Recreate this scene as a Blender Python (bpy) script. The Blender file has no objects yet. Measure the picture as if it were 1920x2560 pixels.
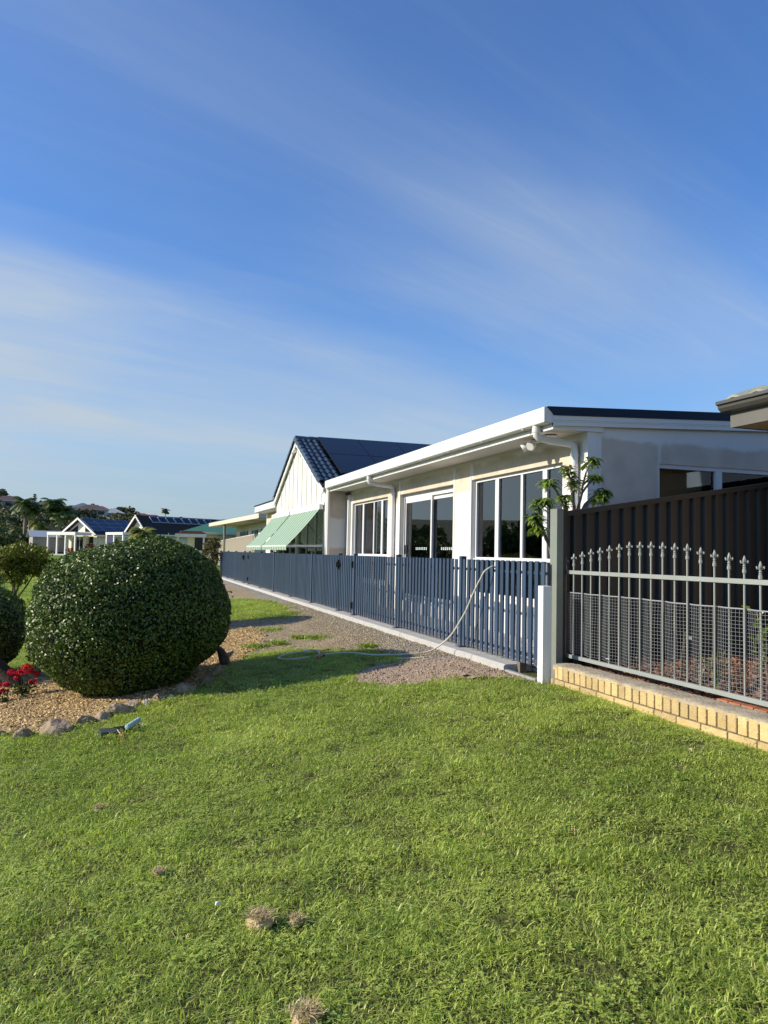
import bpy, math, random
import numpy as np
from mathutils import Vector, Matrix, Euler
R = math.radians
SC = bpy.context.scene
COL = SC.collection
rng = np.random.default_rng(7)
random.seed(7)

# ------------------------------------------------------------------ camera
YAW, PITCH, ROLL, EYE = R(18.393), R(3.093), R(1.15), 1.1
cam_d = bpy.data.cameras.new('camera'); cam = bpy.data.objects.new('camera', cam_d); COL.objects.link(cam)
cam_d.sensor_fit = 'VERTICAL'; cam_d.sensor_height = 36.0; cam_d.lens = 36.0 * 1922 / 2560
cam_d.clip_start = 0.05; cam_d.clip_end = 6000
_f = Vector((math.sin(YAW) * math.cos(PITCH), math.cos(YAW) * math.cos(PITCH), math.sin(PITCH)))
_r = Vector((math.cos(YAW), -math.sin(YAW), 0)); _u = _r.cross(_f)
_r2 = _r * math.cos(ROLL) + _u * math.sin(ROLL); _u2 = -_r * math.sin(ROLL) + _u * math.cos(ROLL)
M = Matrix((_r2, _u2, -_f)).transposed().to_4x4(); M.translation = (0, 0, EYE); cam.matrix_world = M
SC.camera = cam

# ------------------------------------------------------------------ sky, sun, exposure
SUN_EL, SUN_AZ = R(25), R(12)            # light travels towards +X and a little towards -Y
SUN_DIR = Vector((-math.cos(SUN_AZ) * math.cos(SUN_EL), math.sin(SUN_AZ) * math.cos(SUN_EL), math.sin(SUN_EL)))
W = bpy.data.worlds.new('World'); SC.world = W; W.use_nodes = True
nt = W.node_tree; nt.nodes.clear()
def N(t, kind, **kw):
    n = t.nodes.new(kind)
    for k, v in kw.items(): setattr(n, k, v)
    return n
def mth(t, op, a, b=None, clamp=False):
    n = t.nodes.new('ShaderNodeMath'); n.operation = op; n.use_clamp = clamp
    for i, v in enumerate((a, b)):
        if v is None: continue
        if isinstance(v, (int, float)): n.inputs[i].default_value = v
        else: t.links.new(v, n.inputs[i])
    return n.outputs[0]
def ramp(t, fac, stops, interp='LINEAR'):
    n = t.nodes.new('ShaderNodeValToRGB'); n.color_ramp.interpolation = interp
    e = n.color_ramp.elements
    while len(e) < len(stops): e.new(0.5)
    for el, (p, c) in zip(e, stops):
        el.position = p; el.color = (c, c, c, 1) if isinstance(c, (int, float)) else (*c, 1)
    t.links.new(fac, n.inputs[0]); return n.outputs[0]
def mix(t, fac, a, b, blend='MIX'):
    n = t.nodes.new('ShaderNodeMix'); n.data_type = 'RGBA'; n.blend_type = blend
    for i, v in ((0, fac), (6, a), (7, b)):
        if isinstance(v, (int, float)): n.inputs[i].default_value = v
        elif isinstance(v, tuple): n.inputs[i].default_value = (*v, 1)
        else: t.links.new(v, n.inputs[i])
    return n.outputs[2]
sky = N(nt, 'ShaderNodeTexSky', sky_type='NISHITA'); sky.sun_disc = False
sky.sun_elevation = SUN_EL; sky.sun_rotation = math.atan2(SUN_DIR.x, SUN_DIR.y)
sky.altitude = 0; sky.air_density = 1.0; sky.dust_density = 0.6; sky.ozone_density = 2.2
tc = N(nt, 'ShaderNodeTexCoord'); sx = N(nt, 'ShaderNodeSeparateXYZ'); nt.links.new(tc.outputs['Generated'], sx.inputs[0])
zz = mth(nt, 'ADD', mth(nt, 'MAXIMUM', sx.outputs[2], 0.0), 0.16)
px, py = mth(nt, 'DIVIDE', sx.outputs[0], zz), mth(nt, 'DIVIDE', sx.outputs[1], zz)
ca, sa = math.cos(R(18)), math.sin(R(18))      # cirrus run along azimuth 72 degrees
uu = mth(nt, 'ADD', mth(nt, 'MULTIPLY', px, ca), mth(nt, 'MULTIPLY', py, sa))
vv = mth(nt, 'SUBTRACT', mth(nt, 'MULTIPLY', py, ca), mth(nt, 'MULTIPLY', px, sa))
def cloud_noise(su, sv, off, detail, rough, dist):
    cb = N(nt, 'ShaderNodeCombineXYZ'); nt.links.new(mth(nt, 'MULTIPLY', uu, su), cb.inputs[0]); nt.links.new(mth(nt, 'MULTIPLY', vv, sv), cb.inputs[1])
    cb.inputs[2].default_value = off
    nn = N(nt, 'ShaderNodeTexNoise'); nn.inputs['Scale'].default_value = 1; nn.inputs['Detail'].default_value = detail
    nn.inputs['Roughness'].default_value = rough; nn.inputs['Distortion'].default_value = dist
    nt.links.new(cb.outputs[0], nn.inputs['Vector']); return nn.outputs['Fac']
# long cirrus bands lie across the wind: a profile over v, frayed by stretched noise
wv = mth(nt, 'ADD', mth(nt, 'ABSOLUTE', vv), mth(nt, 'MULTIPLY', mth(nt, 'SUBTRACT', cloud_noise(0.55, 1.3, 2.2, 5, 0.55, 0.6), 0.5), 0.55))  # mirrored over v: unseen bands behind the camera, added to brighten shaded faces
veil = ramp(nt, mth(nt, 'DIVIDE', wv, 5.0), [(0.0, 0.05), (0.17, 0.08), (0.225, 0.20), (0.262, 0.13), (0.335, 0.10), (0.345, 0.18), (0.43, 0.84), (0.56, 1.0), (0.74, 0.72), (1.0, 0.5)], 'EASE')
patch = mth(nt, 'MULTIPLY', ramp(nt, mth(nt, 'DIVIDE', wv, 5.0), [(0.13, 0), (0.215, 0.8), (0.29, 1), (0.36, 0)], 'EASE'), ramp(nt, mth(nt, 'DIVIDE', uu, 4.0), [(0.17, 0), (0.33, 1), (0.48, 0.9), (0.60, 0.1), (1, 0)], 'EASE'))
c1 = ramp(nt, cloud_noise(0.7, 4.2, 3.1, 8, 0.62, 0.8), [(0.28, 0.66), (0.72, 1.1)])
c2 = ramp(nt, cloud_noise(1.1, 9.0, 8.7, 8, 0.65, 1.2), [(0.42, 0), (0.8, 0.16)], 'EASE')
c3 = ramp(nt, cloud_noise(0.5, 0.9, 5.6, 3, 0.5, 0.2), [(0.34, 0.55), (0.64, 1.1)], 'EASE')
cl = mth(nt, 'ADD', mth(nt, 'MULTIPLY', veil, 1.12), mth(nt, 'MULTIPLY', patch, 0.34))
cl = mth(nt, 'MULTIPLY', mth(nt, 'MULTIPLY', cl, c1), c3)
cl = mth(nt, 'ADD', cl, mth(nt, 'MULTIPLY', c2, mth(nt, 'ADD', mth(nt, 'MULTIPLY', patch, 0.5), 0.22)), True)
haze_f = ramp(nt, sx.outputs[2], [(0.0, 0.85), (0.06, 0.62), (0.16, 0.24), (0.30, 0.04), (0.45, 0.0)], 'EASE')
hs = N(nt, 'ShaderNodeHueSaturation'); hs.inputs['Hue'].default_value = 0.505; hs.inputs['Saturation'].default_value = 1.22; hs.inputs['Value'].default_value = 0.86
nt.links.new(sky.outputs[0], hs.inputs['Color'])
tint = mix(nt, 1.0, hs.outputs[0], (0.50, 0.70, 0.90), 'MULTIPLY')
c_h = mix(nt, haze_f, tint, (1.26, 1.60, 2.02))
c_c = mix(nt, mth(nt, 'MULTIPLY', cl, 0.97), c_h, (2.02, 2.36, 2.70))
bg = N(nt, 'ShaderNodeBackground'); bg.inputs['Strength'].default_value = 0.091
wo = N(nt, 'ShaderNodeOutputWorld'); nt.links.new(c_c, bg.inputs[0]); nt.links.new(bg.outputs[0], wo.inputs[0])
sd = bpy.data.lights.new('sun', 'SUN'); sd.energy = 2.2; sd.angle = R(0.53); sd.color = (1.0, 0.90, 0.74)
sun = bpy.data.objects.new('sun', sd); COL.objects.link(sun); sun.location = (-30, 0, 30)
sun.rotation_euler = SUN_DIR.to_track_quat('Z', 'Y').to_euler()
vs = SC.view_settings; vs.view_transform = 'Standard'; vs.look = 'None'; vs.gamma = 1; vs.use_curve_mapping = False; vs.exposure = 1.5
SC.cycles.max_bounces = 6; SC.cycles.transparent_max_bounces = 16; SC.cycles.diffuse_bounces = 3; SC.cycles.glossy_bounces = 4
SC.cycles.caustics_reflective = False; SC.cycles.caustics_refractive = False

# ------------------------------------------------------------------ helpers
WL = {}
def wloc(o): return WL.get(o.name, Vector((0, 0, 0))) if o else Vector((0, 0, 0))
def tag(o, label=None, cat=None, group=None, kind=None):
    if label: o['label'] = label
    if cat: o['category'] = cat
    if group: o['group'] = group
    if kind: o['kind'] = kind
    return o
def thing(name, label, cat, loc=(0, 0, 0), group=None, parent=None):
    o = bpy.data.objects.new(name, None); COL.objects.link(o); o.empty_display_size = 0.1
    WL[o.name] = Vector(loc); o.location = Vector(loc) - wloc(parent)
    if parent: o.parent = parent
    else: tag(o, label, cat, group)
    return o
def put(name, me, parent=None, loc=(0, 0, 0), rot=(0, 0, 0), scale=(1, 1, 1)):
    """link mesh data as an object, loc in world space"""
    o = bpy.data.objects.new(name, me); COL.objects.link(o)
    WL[o.name] = Vector(loc); o.location = Vector(loc) - wloc(parent); o.rotation_euler = rot; o.scale = scale
    if parent: o.parent = parent
    return o
def fast_mesh(name, V, F, mat=None, smooth=False, rnd=None):
    V = np.asarray(V, dtype=np.float32).reshape(-1, 3); F = np.asarray(F, dtype=np.int32); k = F.shape[1]
    me = bpy.data.meshes.new(name); me.vertices.add(len(V)); me.vertices.foreach_set('co', V.ravel())
    me.loops.add(F.size); me.loops.foreach_set('vertex_index', F.ravel()); me.polygons.add(len(F))
    me.polygons.foreach_set('loop_start', np.arange(0, F.size, k, dtype=np.int32))
    try: me.polygons.foreach_set('loop_total', np.full(len(F), k, dtype=np.int32))
    except Exception: pass
    if smooth: me.polygons.foreach_set('use_smooth', np.ones(len(F), dtype=bool))
    if rnd is not None:
        at = me.attributes.new('rnd', 'FLOAT', 'POINT'); at.data.foreach_set('value', np.asarray(rnd, dtype=np.float32))
    me.update(calc_edges=True); me.validate()
    if mat: me.materials.append(mat)
    return me
class MB:
    def __init__(s): s.v = []; s.f = []
    def add(s, v, f):
        o = len(s.v); s.v += [tuple(p) for p in v]; s.f += [tuple(i + o for i in q) for q in f]; return s
    def box(s, x0, x1, y0, y1, z0, z1):
        return s.add([(x0, y0, z0), (x1, y0, z0), (x1, y1, z0), (x0, y1, z0), (x0, y0, z1), (x1, y0, z1), (x1, y1, z1), (x0, y1, z1)],
                     [(0, 3, 2, 1), (4, 5, 6, 7), (0, 1, 5, 4), (1, 2, 6, 5), (2, 3, 7, 6), (3, 0, 4, 7)])
    def bar(s, a, b, w, h, up=(0, 0, 1)):
        a, b = Vector(a), Vector(b); d = (b - a).normalized(); sd_ = d.cross(Vector(up))
        sd_ = sd_.normalized() if sd_.length > 1e-5 else Vector((1, 0, 0)); u = sd_.cross(d)
        P = [p + sd_ * i * w / 2 + u * j * h / 2 for p in (a, b) for i, j in ((-1, -1), (1, -1), (1, 1), (-1, 1))]
        return s.add(P, [(3, 2, 1, 0), (4, 5, 6, 7), (0, 1, 5, 4), (1, 2, 6, 5), (2, 3, 7, 6), (3, 0, 4, 7)])
    def tube(s, pts, rad, seg=8, cap=True):
        pts = [Vector(p) for p in pts]; n = len(pts); rad = rad if hasattr(rad, '__len__') else [rad] * n
        t0 = (pts[1] - pts[0]).normalized(); ref = Vector((0, 0, 1)) if abs(t0.z) < 0.9 else Vector((1, 0, 0))
        V = []
        for i, p in enumerate(pts):
            t = (pts[min(i + 1, n - 1)] - pts[max(i - 1, 0)]).normalized(); a = t.cross(ref)
            a = a.normalized() if a.length > 1e-4 else Vector((1, 0, 0)); b = t.cross(a); ref = a.cross(t) if False else ref
            V += [p + (a * math.cos(2 * math.pi * k / seg) + b * math.sin(2 * math.pi * k / seg)) * rad[i] for k in range(seg)]
        F = [(i * seg + k, i * seg + (k + 1) % seg, (i + 1) * seg + (k + 1) % seg, (i + 1) * seg + k) for i in range(n - 1) for k in range(seg)]
        if cap: F += [tuple(range(seg))[::-1], tuple((n - 1) * seg + k for k in range(seg))]
        return s.add(V, F)
    def lathe(s, prof, c=(0, 0, 0), seg=10):
        V = [(c[0] + r * math.cos(2 * math.pi * k / seg), c[1] + r * math.sin(2 * math.pi * k / seg), c[2] + z) for r, z in prof for k in range(seg)]
        n = len(prof)
        F = [(i * seg + k, i * seg + (k + 1) % seg, (i + 1) * seg + (k + 1) % seg, (i + 1) * seg + k) for i in range(n - 1) for k in range(seg)]
        F += [tuple(range(seg))[::-1], tuple((n - 1) * seg + k for k in range(seg))]
        return s.add(V, F)
    def prism(s, poly, axis, a, b):
        """poly in the two other axes, extruded along axis from a to b"""
        def P(u, v, w): return {'x': (w, u, v), 'y': (u, w, v), 'z': (u, v, w)}[axis]
        n = len(poly); V = [P(u, v, a) for u, v in poly] + [P(u, v, b) for u, v in poly]
        return s.add(V, [tuple(range(n))[::-1], tuple(range(n, 2 * n))] + [(i, (i + 1) % n, n + (i + 1) % n, n + i) for i in range(n)])
    def mesh(s, name, mat, smooth=False, org=(0, 0, 0)):
        me = bpy.data.meshes.new(name); o = Vector(org)
        me.from_pydata([tuple(Vector(p) - o) for p in s.v], [], s.f); me.update()
        if smooth:
            me.polygons.foreach_set('use_smooth', [True] * len(me.polygons))
            try: me.set_sharp_from_angle(angle=R(40))
            except Exception: pass
        import bmesh
        bm = bmesh.new(); bm.from_mesh(me); bmesh.ops.recalc_face_normals(bm, faces=bm.faces); bm.to_mesh(me); bm.free()
        if mat: me.materials.append(mat)
        return me
    def build(s, name, mat, parent=None, smooth=False, bevel=0, org=None):
        org = Vector(org) if org is not None else wloc(parent)
        o = put(name, s.mesh(name, mat, smooth, org), parent, org)
        if bevel:
            m = o.modifiers.new('bevel', 'BEVEL'); m.width = bevel; m.segments = 2; m.limit_method = 'ANGLE'
        return o
def box(name, mat, parent, *a, bevel=0, org=None): return MB().box(*a).build(name, mat, parent, bevel=bevel, org=org)
def sm(a, b, x):
    t = min(max((x - a) / (b - a), 0), 1); return t * t * (3 - 2 * t)
def g(X, Y):
    s = min(max(3.4 - X, 0), 5.2); fade = 1 - 0.85 * sm(14, 60, Y)
    return -0.04 - 0.115 * s * fade + 0.2 * sm(45, 95, Y)
def inpoly(p, poly):
    x, y = p; c = False; n = len(poly)
    for i in range(n):
        x0, y0 = poly[i]; x1, y1 = poly[i - 1]
        if (y0 > y) != (y1 > y) and x < (x1 - x0) * (y - y0) / (y1 - y0) + x0: c = not c
    return c

# ------------------------------------------------------------------ materials
MT = {}
def pmat(name, col, rough=0.6, var=0.12, scale=6.0, bump=0.0, bscale=None, metal=0.0, spec=0.4, col2=None, detail=4, coat=0, stretch=None, trans=0.0):
    m = bpy.data.materials.new(name); m.use_nodes = True; t = m.node_tree; b = t.nodes['Principled BSDF']
    geo = N(t, 'ShaderNodeNewGeometry'); vec = geo.outputs['Position']
    if stretch:
        mp = N(t, 'ShaderNodeMapping'); mp.inputs['Scale'].default_value = stretch; t.links.new(vec, mp.inputs[0]); vec = mp.outputs[0]
    nz = N(t, 'ShaderNodeTexNoise'); nz.inputs['Scale'].default_value = scale; nz.inputs['Detail'].default_value = detail; nz.inputs['Roughness'].default_value = 0.65
    t.links.new(vec, nz.inputs['Vector'])
    c2_ = col2 or tuple(min(1, c * (1 + var)) for c in col); c1_ = col if col2 else tuple(c * (1 - var) for c in col)
    fac = ramp(t, nz.outputs['Fac'], [(0.3, 0), (0.7, 1)])
    t.links.new(mix(t, fac, c1_, c2_), b.inputs['Base Color'])
    b.inputs['Roughness'].default_value = rough; b.inputs['Metallic'].default_value = metal; b.inputs['Specular IOR Level'].default_value = spec
    b.inputs['Coat Weight'].default_value = coat
    if trans: b.inputs['Transmission Weight'].default_value = trans
    if bump:
        n2 = N(t, 'ShaderNodeTexNoise'); n2.inputs['Scale'].default_value = bscale or scale * 4; n2.inputs['Detail'].default_value = 5
        t.links.new(vec, n2.inputs['Vector'])
        bp = N(t, 'ShaderNodeBump'); bp.inputs['Strength'].default_value = bump; bp.inputs['Distance'].default_value = 0.02
        t.links.new(n2.outputs['Fac'], bp.inputs['Height']); t.links.new(bp.outputs[0], b.inputs['Normal'])
    MT[name] = m; return m
def leafmat(name, dark, light, rough=0.45, spec=0.4, transl=0.25, inst=False):
    m = bpy.data.materials.new(name); m.use_nodes = True; t = m.node_tree; b = t.nodes['Principled BSDF']; out = t.nodes['Material Output']
    if inst:
        oi = N(t, 'ShaderNodeObjectInfo'); at = N(t, 'ShaderNodeAttribute', attribute_name='rnd')
        geo = N(t, 'ShaderNodeNewGeometry'); nz = N(t, 'ShaderNodeTexNoise'); nz.inputs['Scale'].default_value = 0.9; nz.inputs['Detail'].default_value = 4
        t.links.new(geo.outputs['Position'], nz.inputs['Vector'])
        f = mth(t, 'ADD', mth(t, 'MULTIPLY', oi.outputs['Random'], 0.18), mth(t, 'MULTIPLY', at.outputs['Fac'], 0.58))
        f = mth(t, 'ADD', f, mth(t, 'MULTIPLY', ramp(t, nz.outputs['Fac'], [(0.35, 0), (0.65, 1)]), 0.24))
    else:
        f = N(t, 'ShaderNodeAttribute', attribute_name='rnd').outputs['Fac']
    c = mix(t, f, dark, light); t.links.new(c, b.inputs['Base Color'])
    b.inputs['Roughness'].default_value = rough; b.inputs['Specular IOR Level'].default_value = spec
    tr = N(t, 'ShaderNodeBsdfTranslucent'); t.links.new(mix(t, 1.0, c, (1.0, 1.15, 0.45), 'MULTIPLY'), tr.inputs[0])
    ms = N(t, 'ShaderNodeMixShader'); ms.inputs[0].default_value = transl
    t.links.new(b.outputs[0], ms.inputs[1]); t.links.new(tr.outputs[0], ms.inputs[2]); t.links.new(ms.outputs[0], out.inputs[0])
    MT[name] = m; return m
def glassmat(name, tint=(0.50, 0.51, 0.52), boost=0.0):
    m = bpy.data.materials.new(name); m.use_nodes = True; t = m.node_tree; t.nodes.remove(t.nodes['Principled BSDF']); out = t.nodes['Material Output']
    fr = N(t, 'ShaderNodeFresnel'); fr.inputs[0].default_value = 1.52
    tr = N(t, 'ShaderNodeBsdfTransparent'); tr.inputs[0].default_value = (*tint, 1)
    gl = N(t, 'ShaderNodeBsdfGlossy'); gl.inputs['Roughness'].default_value = 0.015
    ms = N(t, 'ShaderNodeMixShader'); t.links.new(mth(t, 'ADD', fr.outputs[0], boost, True), ms.inputs[0])
    t.links.new(tr.outputs[0], ms.inputs[1]); t.links.new(gl.outputs[0], ms.inputs[2]); t.links.new(ms.outputs[0], out.inputs[0])
    MT[name] = m; return m
white = pmat('white_paint', (0.70, 0.69, 0.66), 0.45, 0.03, 2.5)
gutw = pmat('gutter_white', (0.69, 0.685, 0.66), 0.32, 0.02, 2)
alum = pmat('window_white', (0.66, 0.665, 0.67), 0.35, 0.02, 3)
grey_rev = pmat('reveal_grey', (0.66, 0.65, 0.63), 0.7, 0.06, 4)
navy = pmat('navy_steel', (0.006, 0.018, 0.040), 0.5, 0.12, 3, spec=0.2)
slatm = pmat('slat_blue', (0.036, 0.060, 0.104), 0.42, 0.10, 3, spec=0.35)
def slat_mat():
    m = slatm; t = m.node_tree; b = t.nodes['Principled BSDF']; src = b.inputs['Base Color'].links[0].from_socket
    oi = N(t, 'ShaderNodeObjectInfo'); k = mth(t, 'ADD', mth(t, 'MULTIPLY', oi.outputs['Random'], 0.34), 0.83)
    cb = N(t, 'ShaderNodeCombineColor'); [t.links.new(k, cb.inputs[i]) for i in range(3)]
    c = mix(t, 1.0, src, cb.outputs[0], 'MULTIPLY'); geo = N(t, 'ShaderNodeNewGeometry'); s = N(t, 'ShaderNodeSeparateXYZ'); t.links.new(geo.outputs['Position'], s.inputs[0])
    nz = N(t, 'ShaderNodeTexNoise'); nz.inputs['Scale'].default_value = 14; t.links.new(geo.outputs['Position'], nz.inputs['Vector'])
    f = mth(t, 'MULTIPLY', ramp(t, s.outputs[2], [(0.05, 0.5), (0.16, 0.0)]), ramp(t, nz.outputs['Fac'], [(0.4, 0), (0.65, 1)]))
    t.links.new(mix(t, f, c, (0.19, 0.15, 0.11)), b.inputs['Base Color'])
slat_mat()
def per_object(m, lo, hi):
    t = m.node_tree; b = t.nodes['Principled BSDF']; src = b.inputs['Base Color'].links[0].from_socket; oi = N(t, 'ShaderNodeObjectInfo')
    k = mth(t, 'ADD', mth(t, 'MULTIPLY', oi.outputs['Random'], hi - lo), lo); cb = N(t, 'ShaderNodeCombineColor'); [t.links.new(k, cb.inputs[i]) for i in range(3)]
    t.links.new(mix(t, 1.0, src, cb.outputs[0], 'MULTIPLY'), b.inputs['Base Color'])
black = pmat('black_plastic', (0.012, 0.012, 0.013), 0.4, 0.1, 8)
pickm = pmat('picket_sage', (0.27, 0.29, 0.27), 0.42, 0.06, 6)
postm = pmat('post_sage', (0.20, 0.22, 0.19), 0.42, 0.08, 5)
darkm = pmat('fence_ironstone', (0.022, 0.0255, 0.029), 0.45, 0.08, 3)
meshm = pmat('mesh_grey', (0.24, 0.25, 0.26), 0.55, 0.06, 20)
brickm = pmat('brick_cream', (0.50, 0.355, 0.15), 0.85, 0.1, 9, 0.5, 60, col2=(0.63, 0.47, 0.23))
capm = pmat('cap_mortar', (0.25, 0.205, 0.14), 0.9, 0.25, 7, 0.6, 45, col2=(0.46, 0.39, 0.275))
mortm = pmat('mortar_dark', (0.16, 0.13, 0.10), 0.95, 0.2, 20)
concm = pmat('kerb_concrete', (0.42, 0.41, 0.38), 0.85, 0.08, 6, 0.3, 70)
tilem = pmat('roof_tile_navy', (0.030, 0.050, 0.075), 0.38, 0.25, 9, 0.25, 50, spec=0.5)
panelm = pmat('solar_cell', (0.007, 0.010, 0.018), 0.2, 0.1, 2, spec=0.22)
soffm = pmat('soffit', (0.72, 0.69, 0.63), 0.7, 0.03, 3)
cream = pmat('cream_board', (0.64, 0.625, 0.56), 0.6, 0.03, 2)
dkint = pmat('interior', (0.30, 0.275, 0.245), 0.9, 0.1, 2)
curt = pmat('curtain', (0.55, 0.50, 0.43), 0.9, 0.1, 8)
hosem = pmat('hose_cream', (0.58, 0.53, 0.42), 0.5, 0.08, 12)
woodd = pmat('bark', (0.10, 0.075, 0.05), 0.9, 0.3, 18, 0.8, 40)
barkl = pmat('bark_pale', (0.27, 0.21, 0.155), 0.85, 0.25, 22, 0.5, 60)
rockm = pmat('rock', (0.17, 0.12, 0.075), 0.9, 0.3, 11, 1.0, 34, col2=(0.44, 0.34, 0.225), detail=7)
glass = glassmat('glass_tinted', (0.60, 0.60, 0.60), 0.16); glass_d = glassmat('glass_dark', (0.90, 0.86, 0.80))
per_object(brickm, 0.74, 1.06); per_object(tilem, 0.7, 1.3); per_object(rockm, 0.75, 1.15)
deckm = pmat('deck_board', (0.70, 0.68, 0.63), 0.7, 0.08, 5)
soilm = pmat('soil_dark', (0.05, 0.038, 0.027), 0.95, 0.3, 12, 0.8, 40)
# ------------------------------------------------------------------ ground
def ground_mat():
    m = bpy.data.materials.new('lawn_ground'); m.use_nodes = True; t = m.node_tree; b = t.nodes['Principled BSDF']
    geo = N(t, 'ShaderNodeNewGeometry'); P = geo.outputs['Position']
    def nz(s, d=5):
        n = N(t, 'ShaderNodeTexNoise'); n.inputs['Scale'].default_value = s; n.inputs['Detail'].default_value = d; t.links.new(P, n.inputs['Vector']); return n.outputs['Fac']
    c = mix(t, ramp(t, nz(0.5), [(0.35, 0), (0.65, 1)]), (0.15, 0.25, 0.022), (0.27, 0.36, 0.045))
    c = mix(t, ramp(t, nz(14, 6), [(0.4, 0), (0.62, 0.75)]), c, (0.060, 0.090, 0.018))
    c = mix(t, ramp(t, nz(3.0), [(0.58, 0), (0.72, 0.4)]), c, (0.16, 0.14, 0.06))
    s = N(t, 'ShaderNodeSeparateXYZ'); t.links.new(P, s.inputs[0])
    c = mix(t, ramp(t, mth(t, 'MULTIPLY', s.outputs[1], 0.03), [(0.36, 1), (0.75, 0)]), c, mix(t, nz(30), (0.055, 0.070, 0.016), (0.12, 0.12, 0.040)))
    t.links.new(c, b.inputs['Base Color']); b.inputs['Roughness'].default_value = 0.95; b.inputs['Specular IOR Level'].default_value = 0.1
    bp = N(t, 'ShaderNodeBump'); bp.inputs['Strength'].default_value = 0.9; bp.inputs['Distance'].default_value = 0.06
    t.links.new(nz(24, 6), bp.inputs['Height']); t.links.new(bp.outputs[0], b.inputs['Normal']); return m
def axis(lo, hi, d0, near, grow=1.22):
    a = list(np.arange(near[0], near[1] + 1e-6, d0)); s = d0
    while a[-1] < hi: s *= grow; a.append(a[-1] + s)
    s = d0
    while a[0] > lo: s *= grow; a.insert(0, a[0] - s)
    return a
def grid(xs, ys, zf, keep=None):
    nx, ny = len(xs), len(ys)
    V = [(x, y, zf(x, y)) for y in ys for x in xs]
    F = [(j * nx + i, j * nx + i + 1, (j + 1) * nx + i + 1, (j + 1) * nx + i) for j in range(ny - 1) for i in range(nx - 1)
         if keep is None or keep((xs[i] + xs[i + 1]) / 2, (ys[j] + ys[j + 1]) / 2)]
    return V, F
def hash2(x, y): 
    return math.sin(x * 7.1 + 1.3 * math.sin(y * 5.3)) * 0.5 + math.sin(y * 9.7 + 1.7 * math.sin(x * 6.1)) * 0.5
def gz(x, y): return g(x, y) + 0.012 * hash2(x * 0.6, y * 0.6) * (1 if x < 3.3 else 0.3)
V, F = grid(axis(-900, 900, 0.2, (-4, 6)), axis(-250, 1400, 0.2, (0, 18)), gz)
tag(put('ground', fast_mesh('ground', V, F, ground_mat(), True)), kind='structure')
BED = [(-3.2, 8.2), (-1.6, 7.7), (-.98, 7.45), (-.69, 7.25), (-.39, 7.40), (-.04, 7.55), (.15, 7.82), (.47, 7.98), (.61, 8.18), (.84, 8.5), (1.16, 9.3), (1.5, 10.0), (1.75, 10.7), (2.0, 11.6), (2.09, 12.85), (1.58, 13.5), (.8, 12), (-.5, 11.3), (-1.2, 11.4), (-2.2, 12.8), (-3.2, 12)]
PATH = [(3.55, 6.3), (3.26, 6.72), (2.76, 6.8), (2.44, 6.98), (2.27, 7.2), (2.2, 7.5), (2.36, 7.9), (2.62, 8.12), (2.95, 8.03), (3.05, 8.5), (2.95, 9.05), (2.6, 9.55), (2.34, 9.75), (2.0, 10.05), (1.5, 10.0), (1.75, 10.7), (2.0, 11.6), (2.09, 12.85), (1.6, 13.45), (1.86, 14.6), (2.75, 13.9), (3.1, 14.1), (3.12, 15.6), (3.25, 17.5), (2.9, 19.2), (2.45, 20), (2.3, 25), (2.2, 36), (3.6, 36), (3.6, 6.3)]
def wob(x, y): return (x + 0.07 * hash2(x * 3, y * 2.7) + 0.05 * hash2(y * 7 + 3, x * 8), y + 0.08 * hash2(y * 2.6 + 5, x * 3.2) + 0.05 * hash2(x * 9, y * 7.5))
def in_bed(x, y): return inpoly(wob(x, y), BED)
def in_path(x, y): return inpoly(wob(x, y), PATH)
def path_mat():
    m = bpy.data.materials.new('gravel_path'); m.use_nodes = True; t = m.node_tree; b = t.nodes['Principled BSDF']
    geo = N(t, 'ShaderNodeNewGeometry'); P = geo.outputs['Position']; s = N(t, 'ShaderNodeSeparateXYZ'); t.links.new(P, s.inputs[0])
    def nz(sc, d=5):
        n = N(t, 'ShaderNodeTexNoise'); n.inputs['Scale'].default_value = sc; n.inputs['Detail'].default_value = d; t.links.new(P, n.inputs['Vector']); return n.outputs['Fac']
    c = mix(t, ramp(t, nz(26, 6), [(0.3, 0), (0.7, 1)]), (0.205, 0.152, 0.09), (0.43, 0.34, 0.22))
    gx = ramp(t, mth(t, 'ADD', mth(t, 'MULTIPLY', mth(t, 'SUBTRACT', s.outputs[0], 3.0), 1.7), mth(t, 'MULTIPLY', mth(t, 'SUBTRACT', nz(1.6), 0.5), 1.6)), [(0.25, 0), (0.6, 1)])
    grv = mix(t, ramp(t, nz(75, 3), [(0.35, 0), (0.65, 1)]), (0.18, 0.17, 0.148), (0.39, 0.37, 0.325))
    c = mix(t, gx, c, grv)
    near = ramp(t, mth(t, 'MULTIPLY', mth(t, 'SUBTRACT', s.outputs[1], 7.6), 0.9), [(0.0, 1), (0.6, 0)])
    soil = mix(t, ramp(t, nz(18, 6), [(0.3, 0), (0.7, 1)]), (0.27, 0.185, 0.12), (0.50, 0.375, 0.265))
    c = mix(t, near, c, soil)
    t.links.new(c, b.inputs['Base Color']); b.inputs['Roughness'].default_value = 0.95; b.inputs['Specular IOR Level'].default_value = 0.15
    bp = N(t, 'ShaderNodeBump'); bp.inputs['Strength'].default_value = 0.8; bp.inputs['Distance'].default_value = 0.02
    t.links.new(nz(60, 6), bp.inputs['Height']); t.links.new(bp.outputs[0], b.inputs['Normal']); return m
V, F = grid(list(np.arange(1.3, 3.64, 0.06)), list(np.arange(6.2, 36, 0.08)), lambda x, y: gz(x, y) + 0.008 + 0.008 * hash2(x * 4, y * 4) * (1 if y < 12 else 0.4), in_path)
tag(put('gravel_path', fast_mesh('gravel_path', V, F, path_mat(), True)), kind='structure')
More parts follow.
